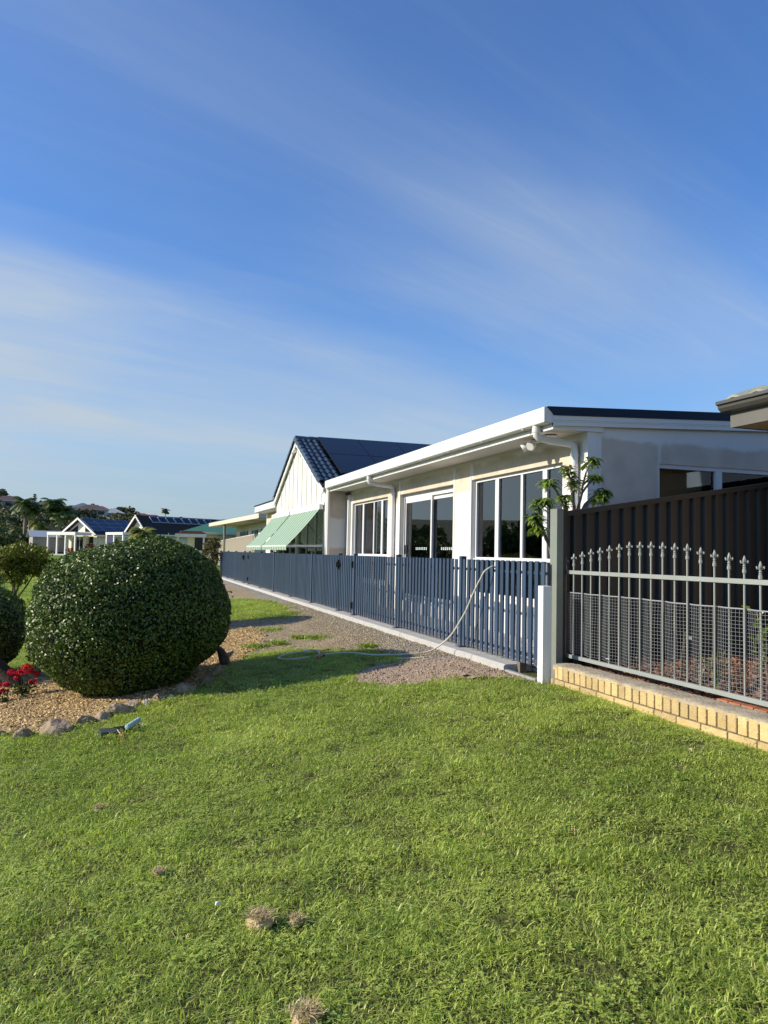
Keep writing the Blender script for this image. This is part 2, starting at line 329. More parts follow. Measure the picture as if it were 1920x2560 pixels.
mulchm = pmat('mulch_soil', (0.20, 0.125, 0.055), 0.95, 0.3, 20, 0.9, 60, col2=(0.52, 0.36, 0.17), detail=8)
V, F = grid(list(np.arange(-3.4, 2.3, 0.07)), list(np.arange(7.0, 13.8, 0.07)), lambda x, y: gz(x, y) + 0.014 + 0.012 * hash2(x * 3.3, y * 3.1), lambda x, y: in_bed(x, y) and not in_path(x, y))
tag(put('mulch_bed', fast_mesh('mulch_bed', V, F, mulchm, True)), kind='structure')
redsoil = pmat('bark_mulch_soil', (0.075, 0.042, 0.026), 0.95, 0.3, 26, 0.9, 60, col2=(0.27, 0.12, 0.06), detail=8)
def gbz(x, y): return 0.10 + 0.06 * sm(4.0, 5.0, x) + 0.02 * hash2(x * 2.2, y * 2.5)
V, F = grid(list(np.arange(3.84, 5.9, 0.08)), list(np.arange(1.5, 6.30, 0.08)), gbz)
tag(put('garden_bed', fast_mesh('garden_bed', V, F, redsoil, True)), kind='structure')
# scatter: chips and pebbles
def scatter_chips(name, pts, l, w, h, mat, label, cat):
    n = len(pts); pts = np.array(pts); a = rng.uniform(0, 6.28, n); tl = rng.normal(0, 0.35, (n, 2)); L = l * rng.uniform(0.4, 1.3, n); Wd = w * rng.uniform(0.5, 1.2, n); Hh = h * rng.uniform(0.5, 1.5, n)
    c = np.array([(-1, -1, 0), (1, -1, 0), (1, 1, 0), (-1, 1, 0), (-.85, -.8, 1), (.9, -.7, 1), (.8, .85, 1), (-.9, .8, 1)], float)
    X = c[None, :, 0] * L[:, None] / 2; Y = c[None, :, 1] * Wd[:, None] / 2; Z = c[None, :, 2] * Hh[:, None] + X * tl[:, :1] + Y * tl[:, 1:]
    V = np.stack([X * np.cos(a)[:, None] - Y * np.sin(a)[:, None] + pts[:, :1], X * np.sin(a)[:, None] + Y * np.cos(a)[:, None] + pts[:, 1:2], Z + pts[:, 2:3]], 2)
    f = np.array([(4, 5, 6, 7), (0, 1, 5, 4), (1, 2, 6, 5), (2, 3, 7, 6), (3, 0, 4, 7)])
    F = (f[None] + (np.arange(n) * 8)[:, None, None]).reshape(-1, 4)
    return tag(put(name, fast_mesh(name, V, F, mat, False, np.repeat(rng.random(n), 8))), label, cat, kind='stuff')
def rand_in(fn, x0, x1, y0, y1, n, zf, dz=0.0):
    out = []
    while len(out) < n:
        x, y = random.uniform(x0, x1), random.uniform(y0, y1)
        if fn(x, y): out.append((x, y, zf(x, y) + dz))
    return out
chipm = leafmat('wood_chip', (0.27, 0.165, 0.065), (0.78, 0.56, 0.27), 0.85, 0.15, 0.0)
rchipm = leafmat('bark_chip', (0.065, 0.032, 0.018), (0.29, 0.145, 0.078), 0.8, 0.2, 0.0)
pebm = leafmat('pebble', (0.22, 0.17, 0.105), (0.50, 0.42, 0.29), 0.85, 0.2, 0.0)
onbed = lambda x, y: in_bed(x, y) and not in_path(x, y)
scatter_chips('wood_chips', rand_in(onbed, -3.2, 2.1, 7.1, 13.5, 20000, gz, 0.016), 0.040, 0.011, 0.005, chipm, 'pale wood chip mulch strewn over the bed around the bushes', 'wood chips')
scatter_chips('bark_chips', rand_in(lambda x, y: True, 3.9, 5.7, 2.6, 6.2, 5000, gbz, 0.004), 0.05, 0.02, 0.012, rchipm, 'red brown bark mulch behind the spear topped fence', 'bark mulch')
scatter_chips('path_pebbles', rand_in(lambda x, y: in_path(x, y) and random.random() < (0.25 + 0.75 * (x > 2.75)) * (1.0 if y > 8.0 else .03), 1.6, 3.55, 6.4, 17, 9000, gz, 0.010), 0.012, 0.011, 0.008, pebm, 'small grey stones loose on the path by the slat fence', 'gravel')
scatter_chips('soil_crumbs', rand_in(lambda x, y: in_path(x, y), 2.1, 3.55, 6.4, 8.4, 900, gz, 0.006), 0.016, 0.014, 0.009, leafmat('crumb', (0.17, 0.12, 0.085), (0.44, 0.34, 0.255), 0.95, 0.1, 0), 'brown soil crumbs on the bare patch at the fence end', 'soil')

# kerb blocks under the slat fence
kb = MB().box(3.58, 3.86, 7.0, 33.2, -0.25, 0.02).build('kerb', concm); tag(kb, kind='structure')
ys = [6.86, 7.62] + [7.62 + 2.3 * i for i in range(1, 12)]
kmesh = {}
for a, b_ in zip(ys[:-1], ys[1:]):
    L = round(b_ - a, 2)
    if L not in kmesh:
        kmesh[L] = MB().prism([(3.555, -.2), (3.87, -.2), (3.87, .034), (3.575, .034), (3.555, .018)], 'y', 0.004, L - 0.004).mesh('kerb_block', concm, org=(0, 0, 0))
    put('kerb_block', kmesh[L], kb, (0, a, 0))
eg = MB().prism([(3.56, -.2), (3.60, -.2), (3.60, -.012), (3.56, -.012)], 'y', 6.26, 6.85).build('timber_edging', pmat('edging', (0.30, 0.30, 0.29), 0.8, 0.15, 9))
tag(eg, 'thin grey edging board between the concrete kerb and the white post', 'edging')
# deck between fence and house
dk = MB().box(3.875, 5.0, 7.64, 17.5, -0.2, 0.005).build('deck', dkint); tag(dk, kind='structure')
bme = MB().box(0, 0.088, 6.42, 17.5, 0, 0.022).mesh('board', deckm)
for i in range(11): put('board', bme, dk, (3.885 + i * 0.1, 0, 0.009))

tag(MB().box(3.88, 12, 6.40, 7.63, -.2, -.004).build('bounce_slab', pmat('bounce_concrete', (.52, .50, .46), .85, .1, 4)), kind='structure')  # unseen slab added to bounce sunlight onto the shaded end wall
# ------------------------------------------------------------------ the white house
H = thing('white_house', 'long white house with navy roof, big windows and green striped awnings', 'house', (5, 12, 0))
def primed(name, ax, lo, hi, joints, z0, z1, base=(0.74, 0.72, 0.68), raw=(0.58, 0.50, 0.395), extra=None):
    """white primer brushed round the edges of unpainted beige sheet"""
    m = bpy.data.materials.new(name); m.use_nodes = True; t = m.node_tree; b = t.nodes['Principled BSDF']
    geo = N(t, 'ShaderNodeNewGeometry'); s = N(t, 'ShaderNodeSeparateXYZ'); t.links.new(geo.outputs['Position'], s.inputs[0])
    u = s.outputs[ax]; z = s.outputs[2]
    def nz(sc, d=4):
        n = N(t, 'ShaderNodeTexNoise'); n.inputs['Scale'].default_value = sc; n.inputs['Detail'].default_value = d; t.links.new(geo.outputs['Position'], n.inputs['Vector']); return mth(t, 'SUBTRACT', n.outputs['Fac'], 0.5)
    w = mth(t, 'ADD', mth(t, 'MULTIPLY', nz(2.2), 0.20), mth(t, 'MULTIPLY', nz(16), 0.05))
    zn = mth(t, 'ADD', z, w); un = mth(t, 'ADD', u, mth(t, 'MULTIPLY', w, 0.6))
    def soft(v, e): return ramp(t, mth(t, 'ADD', mth(t, 'MULTIPLY', mth(t, 'SUBTRACT', v, e), 18), 0.5, True), [(0, 0), (1, 1)])
    k = mth(t, 'MULTIPLY', soft(zn, z0), mth(t, 'SUBTRACT', 1.0, soft(zn, z1)))
    k = mth(t, 'MULTIPLY', k, mth(t, 'MULTIPLY', soft(un, lo), mth(t, 'SUBTRACT', 1.0, soft(un, hi))))
    for j, hw in joints:
        d = mth(t, 'ABSOLUTE', mth(t, 'SUBTRACT', u, j)); k = mth(t, 'MULTIPLY', k, soft(d, hw))
    if extra is not None:
        k2 = mth(t, 'SUBTRACT', 1.0, soft(zn, extra)); k = mth(t, 'MAXIMUM', k, k2)
    cr = mix(t, ramp(t, mth(t, 'ADD', nz(3.5), 0.5), [(0.3, 0), (0.7, 1)]), tuple(c * 0.86 for c in raw), tuple(c * 1.1 for c in raw))
    cb = mix(t, ramp(t, mth(t, 'ADD', nz(1.4), 0.5), [(0.45, 0), (0.75, 1)]), base, tuple(c * 0.93 for c in base))
    t.links.new(mix(t, k, cb, cr), b.inputs['Base Color']); b.inputs['Roughness'].default_value = 0.75; b.inputs['Specular IOR Level'].default_value = 0.2
    return m
pw_front = primed('wall_front_primer', 1, 7.75, 17.3, [(10.78, .055), (11.45, .05), (14.08, .06)], 2.09, 2.475)
pw_end = primed('wall_end_primer', 0, 5.14, 40, [(6.0, .012)], -5, 2.475, raw=(0.60, 0.52, 0.43))
pw_ret = primed('wall_return_primer', 0, 4.47, 4.92, [], 1.92, 2.6, extra=1.22)
def wall_cells(mb, us, zs, holes, f):
    for u0, u1 in zip(us[:-1], us[1:]):
        for z0, z1 in zip(zs[:-1], zs[1:]):
            c = ((u0 + u1) / 2, (z0 + z1) / 2)
            if any(h[0] < c[0] < h[1] and h[2] < c[1] < h[3] for h in holes): continue
            f(mb, u0, u1, z0, z1)
WIN1, DOOR, WIN2 = (8.17, 10.77, 0.50, 2.26), (11.47, 14.12, 0.22, 2.25), (14.80, 17.40, 0.50, 2.26)
holes = [WIN1, DOOR, WIN2]
us = sorted({7.64, 17.60, *[h[0] for h in holes], *[h[1] for h in holes]}); zs = sorted({-0.2, 2.56, *[h[2] for h in holes], *[h[3] for h in holes]})
mb = MB(); wall_cells(mb, us, zs, holes, lambda m, a, b, c, d: m.box(5.0, 5.19, a, b, c, d)); wf = mb.build('front_wall', pw_front, H)
EW = (6.0, 7.95, 1.05, 2.24)
mb = MB(); wall_cells(mb, [5.132, 6.0, 7.95, 11.0], [-0.2, 1.05, 2.24, 2.60], [EW], lambda m, a, b, c, d: m.box(a, b, 7.642, 7.77, c, d))
mb.box(4.998, 5.1318, 7.630, 7.642, -.2, 2.585)
mb.prism([(5.132, 2.60), (11.0, 2.60), (11.0, 2.93), (5.132, 2.64)], 'y', 7.642, 7.77); we = mb.build('end_wall', pw_end, H)
box('back_wall', dkint, H, 8.6, 8.7, 7.78, 17.6, -.1, 2.5)
box('floor', dkint, H, 5.195, 8.6, 7.78, 17.6, -.1, 0.2)
box('ceiling', dkint, H, 5.195, 8.6, 7.78, 17.58, 2.5, 2.54)
for y0_, y1_ in ((11.41, 11.46), (14.04, 14.10), (10.77, 10.80)): MB().box(4.990, 5.0, y0_, y1_, .2, 2.53).build('joint_cover', white, H)

def window(parent, name, y0, y1, z0, z1, splits, rail=None, x=5.07, fw=0.045, glassm=glass, wide=()):
    """sliding window in the X plane: frame, then each pane its own part"""
    fr = MB().box(x - .035, x + .035, y0, y1, z1 - fw, z1).box(x - .036, x + .036, y0, y1, z0, z0 + fw)
    fr.box(x - .034, x + .034, y0, y0 + fw, z0 + fw, z1 - fw).box(x - .034, x + .034, y1 - fw, y1, z0 + fw, z1 - fw)
    if rail: fr.box(x - .038, x + .034, y0 + fw, y1 - fw, rail - .04, rail)
    for i, s_ in enumerate(splits):
        w_ = 0.055 if i in wide else 0.03
        fr.box(x - .030, x + .03, s_ - w_, s_ + w_, z0 + fw, z1 - fw)
    o = fr.build(name, alum, parent, org=(x, (y0 + y1) / 2, z0))
    ed = [y0 + fw] + list(splits) + [y1 - fw]
    for a, b_ in zip(ed[:-1], ed[1:]):
        for c, d in ([(z0 + fw, rail - .04), (rail, z1 - fw)] if rail else [(z0 + fw, z1 - fw)]):
            MB().box(x - .004, x + .002, a + .005, b_ - .005, c - .004, d + .004).build('pane', glassm, o)
    return o
w1 = window(H, 'window', 8.171, 10.769, .501, 2.259, [8.70, 9.31, 10.05], 1.075, x=5.095, wide=(0, 2))
w2 = window(H, 'window', 14.801, 17.399, .501, 2.259, [15.36, 15.92, 16.72], 1.085, x=5.095, wide=(0, 2))
MB().box(5.03, 5.058, 8.175, 10.765, 1.03, 1.055).build('transom_lip', alum, w1); MB().box(5.03, 5.058, 14.805, 17.395, 1.04, 1.065).build('transom_lip', alum, w2)
# sliding door
dr = MB().box(5.10, 5.18, 11.471, 14.119, 2.15, 2.249).box(5.10, 5.18, 11.471, 14.119, .221, .26).box(5.10, 5.18, 14.05, 14.119, .26, 2.15).box(5.10, 5.18, 11.471, 11.51, .26, 2.15)
dr = dr.build('sliding_door', alum, H, org=(5.14, 12.8, .22))
for a, b_, xx in ((12.66, 14.04, 5.122), (11.52, 12.74, 5.160)):
    fr = MB().box(xx - .018, xx + .018, a, b_, 2.08, 2.149).box(xx - .018, xx + .018, a, b_, .262, .34).box(xx - .017, xx + .017, a, a + .055, .34, 2.08).box(xx - .017, xx + .017, b_ - .055, b_, .34, 2.08)
    fo = fr.build('door_leaf', alum, dr)
    MB().box(xx - .004, xx + .002, a + .05, b_ - .05, .335, 2.085).build('pane', glass, dr)
dots = pmat('decal_white', (0.75, 0.85, 0.85), 0.5, 0.02)
for yc, xx in ((13.18, 5.1155), (12.05, 5.1535)):
    md = MB().box(xx - .0012, xx - .0004, yc - .28, yc + .28, 1.2045, 1.2055).build('safety_decal', dots, dr)
    for i in range(7):
        sq = MB()
        y = yc + (i - 3) * 0.085
        for dy, dz in ((-.016, -.013), (.016, -.013), (-.016, .013), (.016, .013)):
            sq.box(xx - .001, xx + .001, y + dy * .75 - .008, y + dy * .75 + .008, 1.205 + dz - .009, 1.205 + dz + .009)
        sq.build('square', dots, md)
box('handle', black, dr, 5.084, 5.104, 13.99, 14.02, 1.10, 1.27)
# curtains behind the glass
def curtain(y0, y1, z0, z1, x=5.30, k=0):
    n = int((y1 - y0) / 0.02) + 2; V = []
    for i in range(n):
        y = y0 + (y1 - y0) * i / (n - 1); xx = x + 0.03 * math.sin(i * 0.9 + k) + 0.012 * math.sin(i * 2.3)
        V += [(xx, y, z0), (xx + .012, y, z1)]
    F = [(2 * i, 2 * i + 2, 2 * i + 3, 2 * i + 1) for i in range(n - 1)]
    m_ = MB().add(V, F); return m_.build('curtain', curt, H, True)
for a, b_, z0 in ((9.86, 10.2, .5), (8.95, 9.12, .5), (10.25, 10.68, .5), (9.3, 9.62, .5), (8.2, 8.55, .5), (13.35, 13.75, .25), (12.1, 12.35, .25), (16.4, 17.3, .5), (15.3, 15.75, .5), (14.82, 15.05, .5)): curtain(a, b_, z0, 2.3, k=a)
# end wall window
ewf = MB().box(6.0, 7.95, 7.66, 7.73, 2.19, 2.24).box(6.0, 7.95, 7.66, 7.73, 1.05, 1.10).box(6.0, 6.015, 7.661, 7.73, 1.1, 2.19).box(6.84, 6.93, 7.65, 7.73, 1.1, 2.19).box(7.90, 7.95, 7.66, 7.73, 1.1, 2.19).build('window', alum, H, org=(6.9, 7.7, 1.05))
for a, b_ in ((6.01, 6.85), (6.92, 7.91)): MB().box(a, b_, 7.695, 7.70, 1.09, 2.20).build('pane', glass_d, ewf)
box('blind', pmat('roller_blind', (0.76, 0.60, 0.41), 0.9, 0.05), H, 6.02, 7.9, 7.775, 7.785, 1.1, 2.3)
# soffit, fascia, gutter
box('soffit', soffm, H, 4.535, 5.19, 7.615, 17.6, 2.561, 2.575)
MB().box(4.515, 4.535, 7.585, 17.75, 2.545, 2.70).build('fascia', gutw, H)
gp = [(4.40, 2.63), (4.405, 2.618), (4.42, 2.612), (4.512, 2.612), (4.512, 2.63), (4.425, 2.63), (4.412, 2.64), (4.412, 2.772), (4.425, 2.782), (4.425, 2.79), (4.405, 2.79), (4.40, 2.78)]
gu = MB().prism(gp, 'y', 7.60, 17.72); gu.prism([(4.401, 2.619), (4.511, 2.614), (4.515, 2.72), (4.43, 2.789), (4.401, 2.789)], 'y', 7.585, 7.599)
gu = gu.build('gutter', gutw, H)
MB().box(4.3965, 4.4005, 7.60, 17.72, 2.755, 2.762).box(4.3965, 4.4005, 7.60, 17.72, 2.700, 2.706).build('bead', gutw, gu)
for y_ in (10.9, 14.1): MB().box(4.396, 4.42, y_, y_ + .025, 2.612, 2.792).build('joiner', gutw, gu)
for k_ in range(9): MB().box(4.412, 4.516, 8.1 + k_ * 1.12, 8.13 + k_ * 1.12, 2.603, 2.612).build('gutter_bracket', gutw, gu)
mb = MB().prism([(4.515, 2.585), (12, 2.585 + 7.485 * .047), (12, 2.70 + 7.485 * .047), (4.515, 2.70)], 'y', 7.586, 7.612)
bf = mb.build('barge_board', gutw, H)
MB().prism([(4.53, 2.633), (12, 2.633 + 7.47 * .047), (12, 2.640 + 7.47 * .047), (4.53, 2.640)], 'y', 7.580, 7.586).prism([(4.53, 2.650), (12, 2.650 + 7.47 * .047), (12, 2.655 + 7.47 * .047), (4.53, 2.655)], 'y', 7.580, 7.586).build('bead', gutw, bf)
MB().prism([(4.52, 2.703), (12, 2.703 + 7.48 * .047), (12, 2.80 + 7.48 * .047), (4.445, 2.797)], 'y', 7.572, 7.62).build('barge_capping', navy, H)
MB().prism([(4.43, 2.775), (12, 2.775 + 7.57 * .047), (12, 2.79 + 7.57 * .047), (4.43, 2.79)], 'y', 7.62, 17.95).build('flat_roof', navy, H)
box('barge_return', gutw, H, 4.5355, 5.20, 7.613, 7.629, 2.556, 2.66)
# downpipes
def downpipe(y, xw=4.95):
    m_ = MB().tube([(4.455, y, 2.635), (4.455, y, 2.54), (4.462, y, 2.505), (4.49, y, 2.478), (4.6, y - .01, 2.455), (xw - .05, y - .03, 2.43), (xw - .012, y - .035, 2.405), (xw, y - .035, 2.36), (xw, y - .035, 0.03)], 0.043, 14)
    o = m_.build('downpipe', gutw, H, True)
    for z in (2.28, 1.2): MB().lathe([(.046, 0), (.048, .004), (.048, .036), (.046, .04)], (xw, y - .035, z), 14).build('bracket', gutw, o)
    MB().lathe([(.044, 0), (.0475, .004), (.0475, .05), (.044, .054)], (4.455, y, 2.535), 14).build('collar', gutw, o)
    return o
downpipe(7.86); downpipe(14.37)
m_ = MB().tube([(4.50, 17.72, 2.60), (4.50, 17.72, .03)], .04, 12); m_.build('downpipe', gutw, H, True)
# sensor flood light under the soffit
fl = MB().lathe([(.05, 0), (.055, .01), (.055, .022), (.045, .03)], (4.78, 8.45, 2.518), 14).build('floodlight', white, H, True)
for dy, tw in ((.10, .5), (-.10, -.4)):
    c0 = Vector((4.74, 8.45 + dy * .5, 2.50)); d_ = Vector((-.75, tw, -.45)).normalized()
    MB().tube([c0, c0 + d_ * .03, c0 + d_ * .05, c0 + d_ * .10, c0 + d_ * .115], [.02, .03, .052, .058, .05], 12).build('lamp_head', white, fl, True)
MB().lathe([(.012, 0), (.03, .015), (.032, .05), (.02, .055)], (4.73, 8.45, 2.455), 12).build('sensor', white, fl, True)
vt = MB().lathe([(.075, 0), (.08, .006), (.075, .012)], (4.76, 8.05, 2.535), 18).build('vent', grey_rev, H, True)
cm = MB().tube([(4.93, 17.42, 2.50), (4.86, 17.36, 2.48), (4.83, 17.33, 2.47)], [.035, .035, .03], 12).build('security_camera', black, H, True)
box('corner_strip', white, H, 4.93, 4.998, 17.52, 17.60, .1, 2.545)

# gabled wing
GX, GY, GZ = 4.45, 21.16, 4.28; SL = 1.47 / 3.07; TH = math.atan(SL)
def rz_(y): return GZ - SL * abs(y - GY)
GW = [(18.02, 21.0, .9, 2.14), (21.2, 24.0, .9, 2.14)]
mb = MB(); wall_cells(mb, [17.86, 18.02, 21.0, 21.2, 24.0, 24.28], [-.2, .9, 2.14, 2.30], GW, lambda m, a, b, c, d: m.box(GX, GX + .12, a, b, c, d)); mb.build('wing_wall', cream, H)
box('return_wall', pw_ret, H, GX + .002, 5.0, 17.74, 17.86, -.2, 2.66)
box('wing_side_wall', cream, H, 5.0, 11.8, 17.75, 17.85, -.2, 2.66)
box('wing_back_wall', dkint, H, 7.5, 7.6, 17.9, 24.2, -.1, 2.5)
gb = MB().prism([(17.86, 2.301), (24.28, 2.301), (24.28, rz_(24.28) - .14), (GY, GZ - .14), (17.86, rz_(17.86) - .14)], 'x', GX + .02, GX + .1).build('gable_board', cream, H)
for y in (22.91, 22.33, 21.75, 21.16, 20.58, 20.0, 19.42, 18.86, 18.29, 23.5):
    MB().box(GX + .004, GX + .021, y - .02, y + .02, 2.302, rz_(y) - .17).build('batten', cream, gb)
box('head_trim', white, H, GX - .03, GX + .02, 17.85, 24.3, 2.235, 2.30)
for s_, y_e in ((-1, 17.83), (1, 24.4)):
    MB().bar((GX - .06, GY, GZ - .13), (GX - .06, y_e, rz_(y_e) - .13), .13, .03, (1, 0, 0)).build('barge_board', white, H)
    MB().bar((GX + .0, GY, GZ - .075), (GX + .0, y_e, rz_(y_e) - .075), .012, .14, (1, 0, 0)).build('verge_soffit', white, H)
    mb = MB(); y0, y1 = GY, y_e
    mb.add([(GX - .09, y0, rz_(y0) - .04), (12, y0, rz_(y0) - .04), (12, y1, rz_(y1) - .04), (GX - .09, y1, rz_(y1) - .04), (GX - .09, y0, rz_(y0) - .005), (12, y0, rz_(y0) - .005), (12, y1, rz_(y1) - .005), (GX - .09, y1, rz_(y1) - .005)],
           [(0, 3, 2, 1), (4, 5, 6, 7), (0, 1, 5, 4), (1, 2, 6, 5), (2, 3, 7, 6), (3, 0, 4, 7)])
    rf = mb.build('tiled_roof', tilem, H)
    # barrel tiles: verge column and three rolls, course by course
    nC = 11; cl_ = 3.42 / nC
    def tile_mesh(w, drop):
        prof = [(-w / 2, 0.0)] + [(-w / 2 + w * .72 * i / 6, .038 * math.sin(math.pi * i / 6) + .004) for i in range(7)] + [(w / 2, .002)]
        V = [(u, d, z + lift) for d, lift in ((0.0, .0), (-(cl_ + .05), .022)) for u, z in prof] + [(u, -(cl_ + .05), z + .002) for u, z in prof]; k = len(prof)
        if drop:
            pass
        F = [(i, i + 1, k + i + 1, k + i) for i in range(k - 1)] + [(k + i, k + i + 1, 2 * k + i + 1, 2 * k + i) for i in range(k - 1)]
        return MB().add(V, F).mesh('roof_tile', tilem, True)
    def verge_mesh():
        w = .17; V = []; pr = [(-.085, -.065), (-.085, .012), (-.062, .045), (-.02, .056), (.03, .048), (.07, .02), (.085, .0)]
        for d, lift in ((0.0, 0.0), (-(cl_ + .04), .022)): V += [(u, d, z + lift) for u, z in pr]
        k = len(pr); V += [(u, -(cl_ + .04), z - .005) for u, z in pr]
        F = [(i, i + 1, k + i + 1, k + i) for i in range(k - 1)] + [(k + i, k + i + 1, 2 * k + i + 1, 2 * k + i) for i in range(k - 1)]
        return MB().add(V, F).mesh('verge_tile', tilem, True)
    tm, vm = tile_mesh(.165, False), verge_mesh()
    for r_ in range(nC):
        d = r_ * cl_; yy = GY + s_ * d * math.cos(TH); z_ = GZ - d * math.sin(TH)
        rot = Euler((TH, 0, 0)) if s_ < 0 else Euler((-TH, 0, 0))
        for c_ in range(4):
            me = vm if c_ == 0 else tm
            o = put('verge_tile' if c_ == 0 else 'roof_tile', me, rf, (GX - .03 + c_ * .165 + (.0 if c_ else -.01), yy, z_ + random.uniform(-.003, .003)), rot, (1, 1 if s_ < 0 else -1, 1))
        if s_ > 0 and r_ > 9: pass
ridge = MB()
for i in range(18):
    x0 = GX - .09 + i * .40; pr = [(-.14, -.085), (-.10, -.01), (-.04, .035), (.04, .035), (.10, -.01), (.14, -.085)]
    MB().add([(x, GY + a, GZ + .03 + b_ + l_) for x, l_ in ((x0, .012), (x0 + .43, 0)) for a, b_ in pr], [(i_, i_ + 1, 7 + i_, 6 + i_) for i_ in range(5)] + [(5, 4, 3, 2, 1, 0)]).build('ridge_tile', tilem, H, True)
nrm = Vector((0, -math.sin(TH), math.cos(TH)))
for r_ in range(2):
    for c_ in range(5):
        x0, x1 = 4.97 + c_ * 1.15, 4.97 + c_ * 1.15 + 1.135; d0, d1 = .14 + r_ * 1.475, .14 + r_ * 1.475 + 1.455
        P_ = lambda x, d, h: Vector((x, GY - d * math.cos(TH), GZ - d * math.sin(TH))) + nrm * h
        V = [P_(x, d, h) for h in (.10, .135) for x, d in ((x0, d0), (x1, d0), (x1, d1), (x0, d1))]
        o = MB().add(V, [(0, 3, 2, 1), (4, 5, 6, 7), (0, 1, 5, 4), (1, 2, 6, 5), (2, 3, 7, 6), (3, 0, 4, 7)]).build('solar_panel', black, H)
        V = [P_(x, d, .1365) for x, d in ((x0 + .012, d0 + .012), (x1 - .012, d0 + .012), (x1 - .012, d1 - .012), (x0 + .012, d1 - .012))]
        MB().add(V, [(0, 1, 2, 3)]).build('cell_face', panelm, o)
for d in (.5, 1.1, 1.95, 2.6):
    MB().bar(Vector((4.90, GY - d * math.cos(TH), GZ - d * math.sin(TH))) + nrm * .08, Vector((10.6, GY - d * math.cos(TH), GZ - d * math.sin(TH))) + nrm * .08, .04, .04).build('mounting_rail', black, H)
MB().tube([(GX - .06, GY - .12, 3.93), (GX - .16, GY - .18, 3.88), (GX - .2, GY - .26, 3.82)], [.03, .045, .03], 10).build('floodlight', white, H, True)
for wy in GW:
    w_ = window(H, 'window', wy[0], wy[1], .9, 2.14, [wy[0] + .95, wy[0] + 1.95], 1.30, x=GX + .06)
    MB().box(GX + .10, GX + .11, wy[0] + .05, wy[1] - .05, .95, 2.1).build('blind', pmat('vertical_blind', (0.25, 0.22, 0.17), .9, .2, 30, stretch=(1, 3, .3)), w_)
# awnings
def stripe_mat():
    m = bpy.data.materials.new('awning_stripe'); m.use_nodes = True; t = m.node_tree; b = t.nodes['Principled BSDF']; out = t.nodes['Material Output']
    geo = N(t, 'ShaderNodeNewGeometry'); s = N(t, 'ShaderNodeSeparateXYZ'); t.links.new(geo.outputs['Position'], s.inputs[0])
    fr_ = mth(t, 'FRACT', mth(t, 'MULTIPLY', s.outputs[1], 1 / .33))
    c = mix(t, ramp(t, fr_, [(0.0, 0), (0.10, 0.35), (0.18, 0), (0.42, 1), (0.58, 0.55), (0.66, 1), (0.88, 0)], 'CONSTANT'), (0.155, 0.29, 0.19), (0.40, 0.50, 0.385))
    t.links.new(c, b.inputs['Base Color']); b.inputs['Roughness'].default_value = 0.75
    tr = N(t, 'ShaderNodeBsdfTranslucent'); t.links.new(c, tr.inputs[0]); ms = N(t, 'ShaderNodeMixShader'); ms.inputs[0].default_value = .18
    t.links.new(b.outputs[0], ms.inputs[1]); t.links.new(tr.outputs[0], ms.inputs[2]); t.links.new(ms.outputs[0], out.inputs[0]); return m
stm = stripe_mat()
for y0, y1 in ((17.9, 21.42), (21.52, 24.3)):
    aw = box('awning', white, H, GX - .13, GX - .032, y0, y1, 2.13, 2.25, org=(GX - .1, y0, 2.13))
    ny = 30; V = []; pr = [(GX - .10, 2.16)] + [(GX - .10 - .80 * i / 8, 2.16 - .93 * i / 8 - .03 * math.sin(math.pi * i / 8)) for i in range(1, 9)] + [(GX - .905, 1.21), (GX - .90, 1.13)]
    for j in range(ny + 1):
        y = y0 + .03 + (y1 - y0 - .06) * j / ny
        for i, (x, z) in enumerate(pr): V.append((x, y, z + (.012 * abs(math.sin(j * 1.05)) if i == len(pr) - 1 else 0)))
    k = len(pr); F = [(j * k + i, (j + 1) * k + i, (j + 1) * k + i + 1, j * k + i + 1) for j in range(ny) for i in range(k - 1)]
    MB().add(V, F).build('canopy_fabric', stm, aw, True)
    MB().tube([(GX - .89, y0 + .02, 1.235), (GX - .89, y1 - .02, 1.235)], .018, 8).build('front_bar', white, aw, True)
    for y in (y0 + .03, y1 - .03): MB().bar((GX - .02, y, 1.25), (GX - .89, y, 1.235), .03, .045).build('arm', white, aw)
# far low wing
MB().box(4.9, 5.0, 24.4, 28.6, -.2, 2.5).build('far_wing_wall', primed('wall_far_primer', 1, 24, 28.4, [], 1.9, 2.6), H)
window(H, 'window', 25.0, 27.4, 1.0, 2.05, [25.8, 26.6], None, x=4.87)
MB().prism([(4.45, 2.52), (4.56, 2.52), (4.56, 2.73), (4.45, 2.73)], 'y', 24.45, 28.65).build('far_gutter', gutw, H)
MB().prism([(4.43, 2.735), (9, 2.735 + 4.57 * .09), (9, 2.77 + 4.57 * .09), (4.43, 2.775)], 'y', 24.42, 28.7).build('far_wing_roof', navy, H)
box('far_soffit', soffm, H, 4.56, 5.0, 24.45, 28.6, 2.5, 2.515)
box('far_end_wall', cream, H, 5.0, 9, 28.5, 28.6, -.2, 2.6)
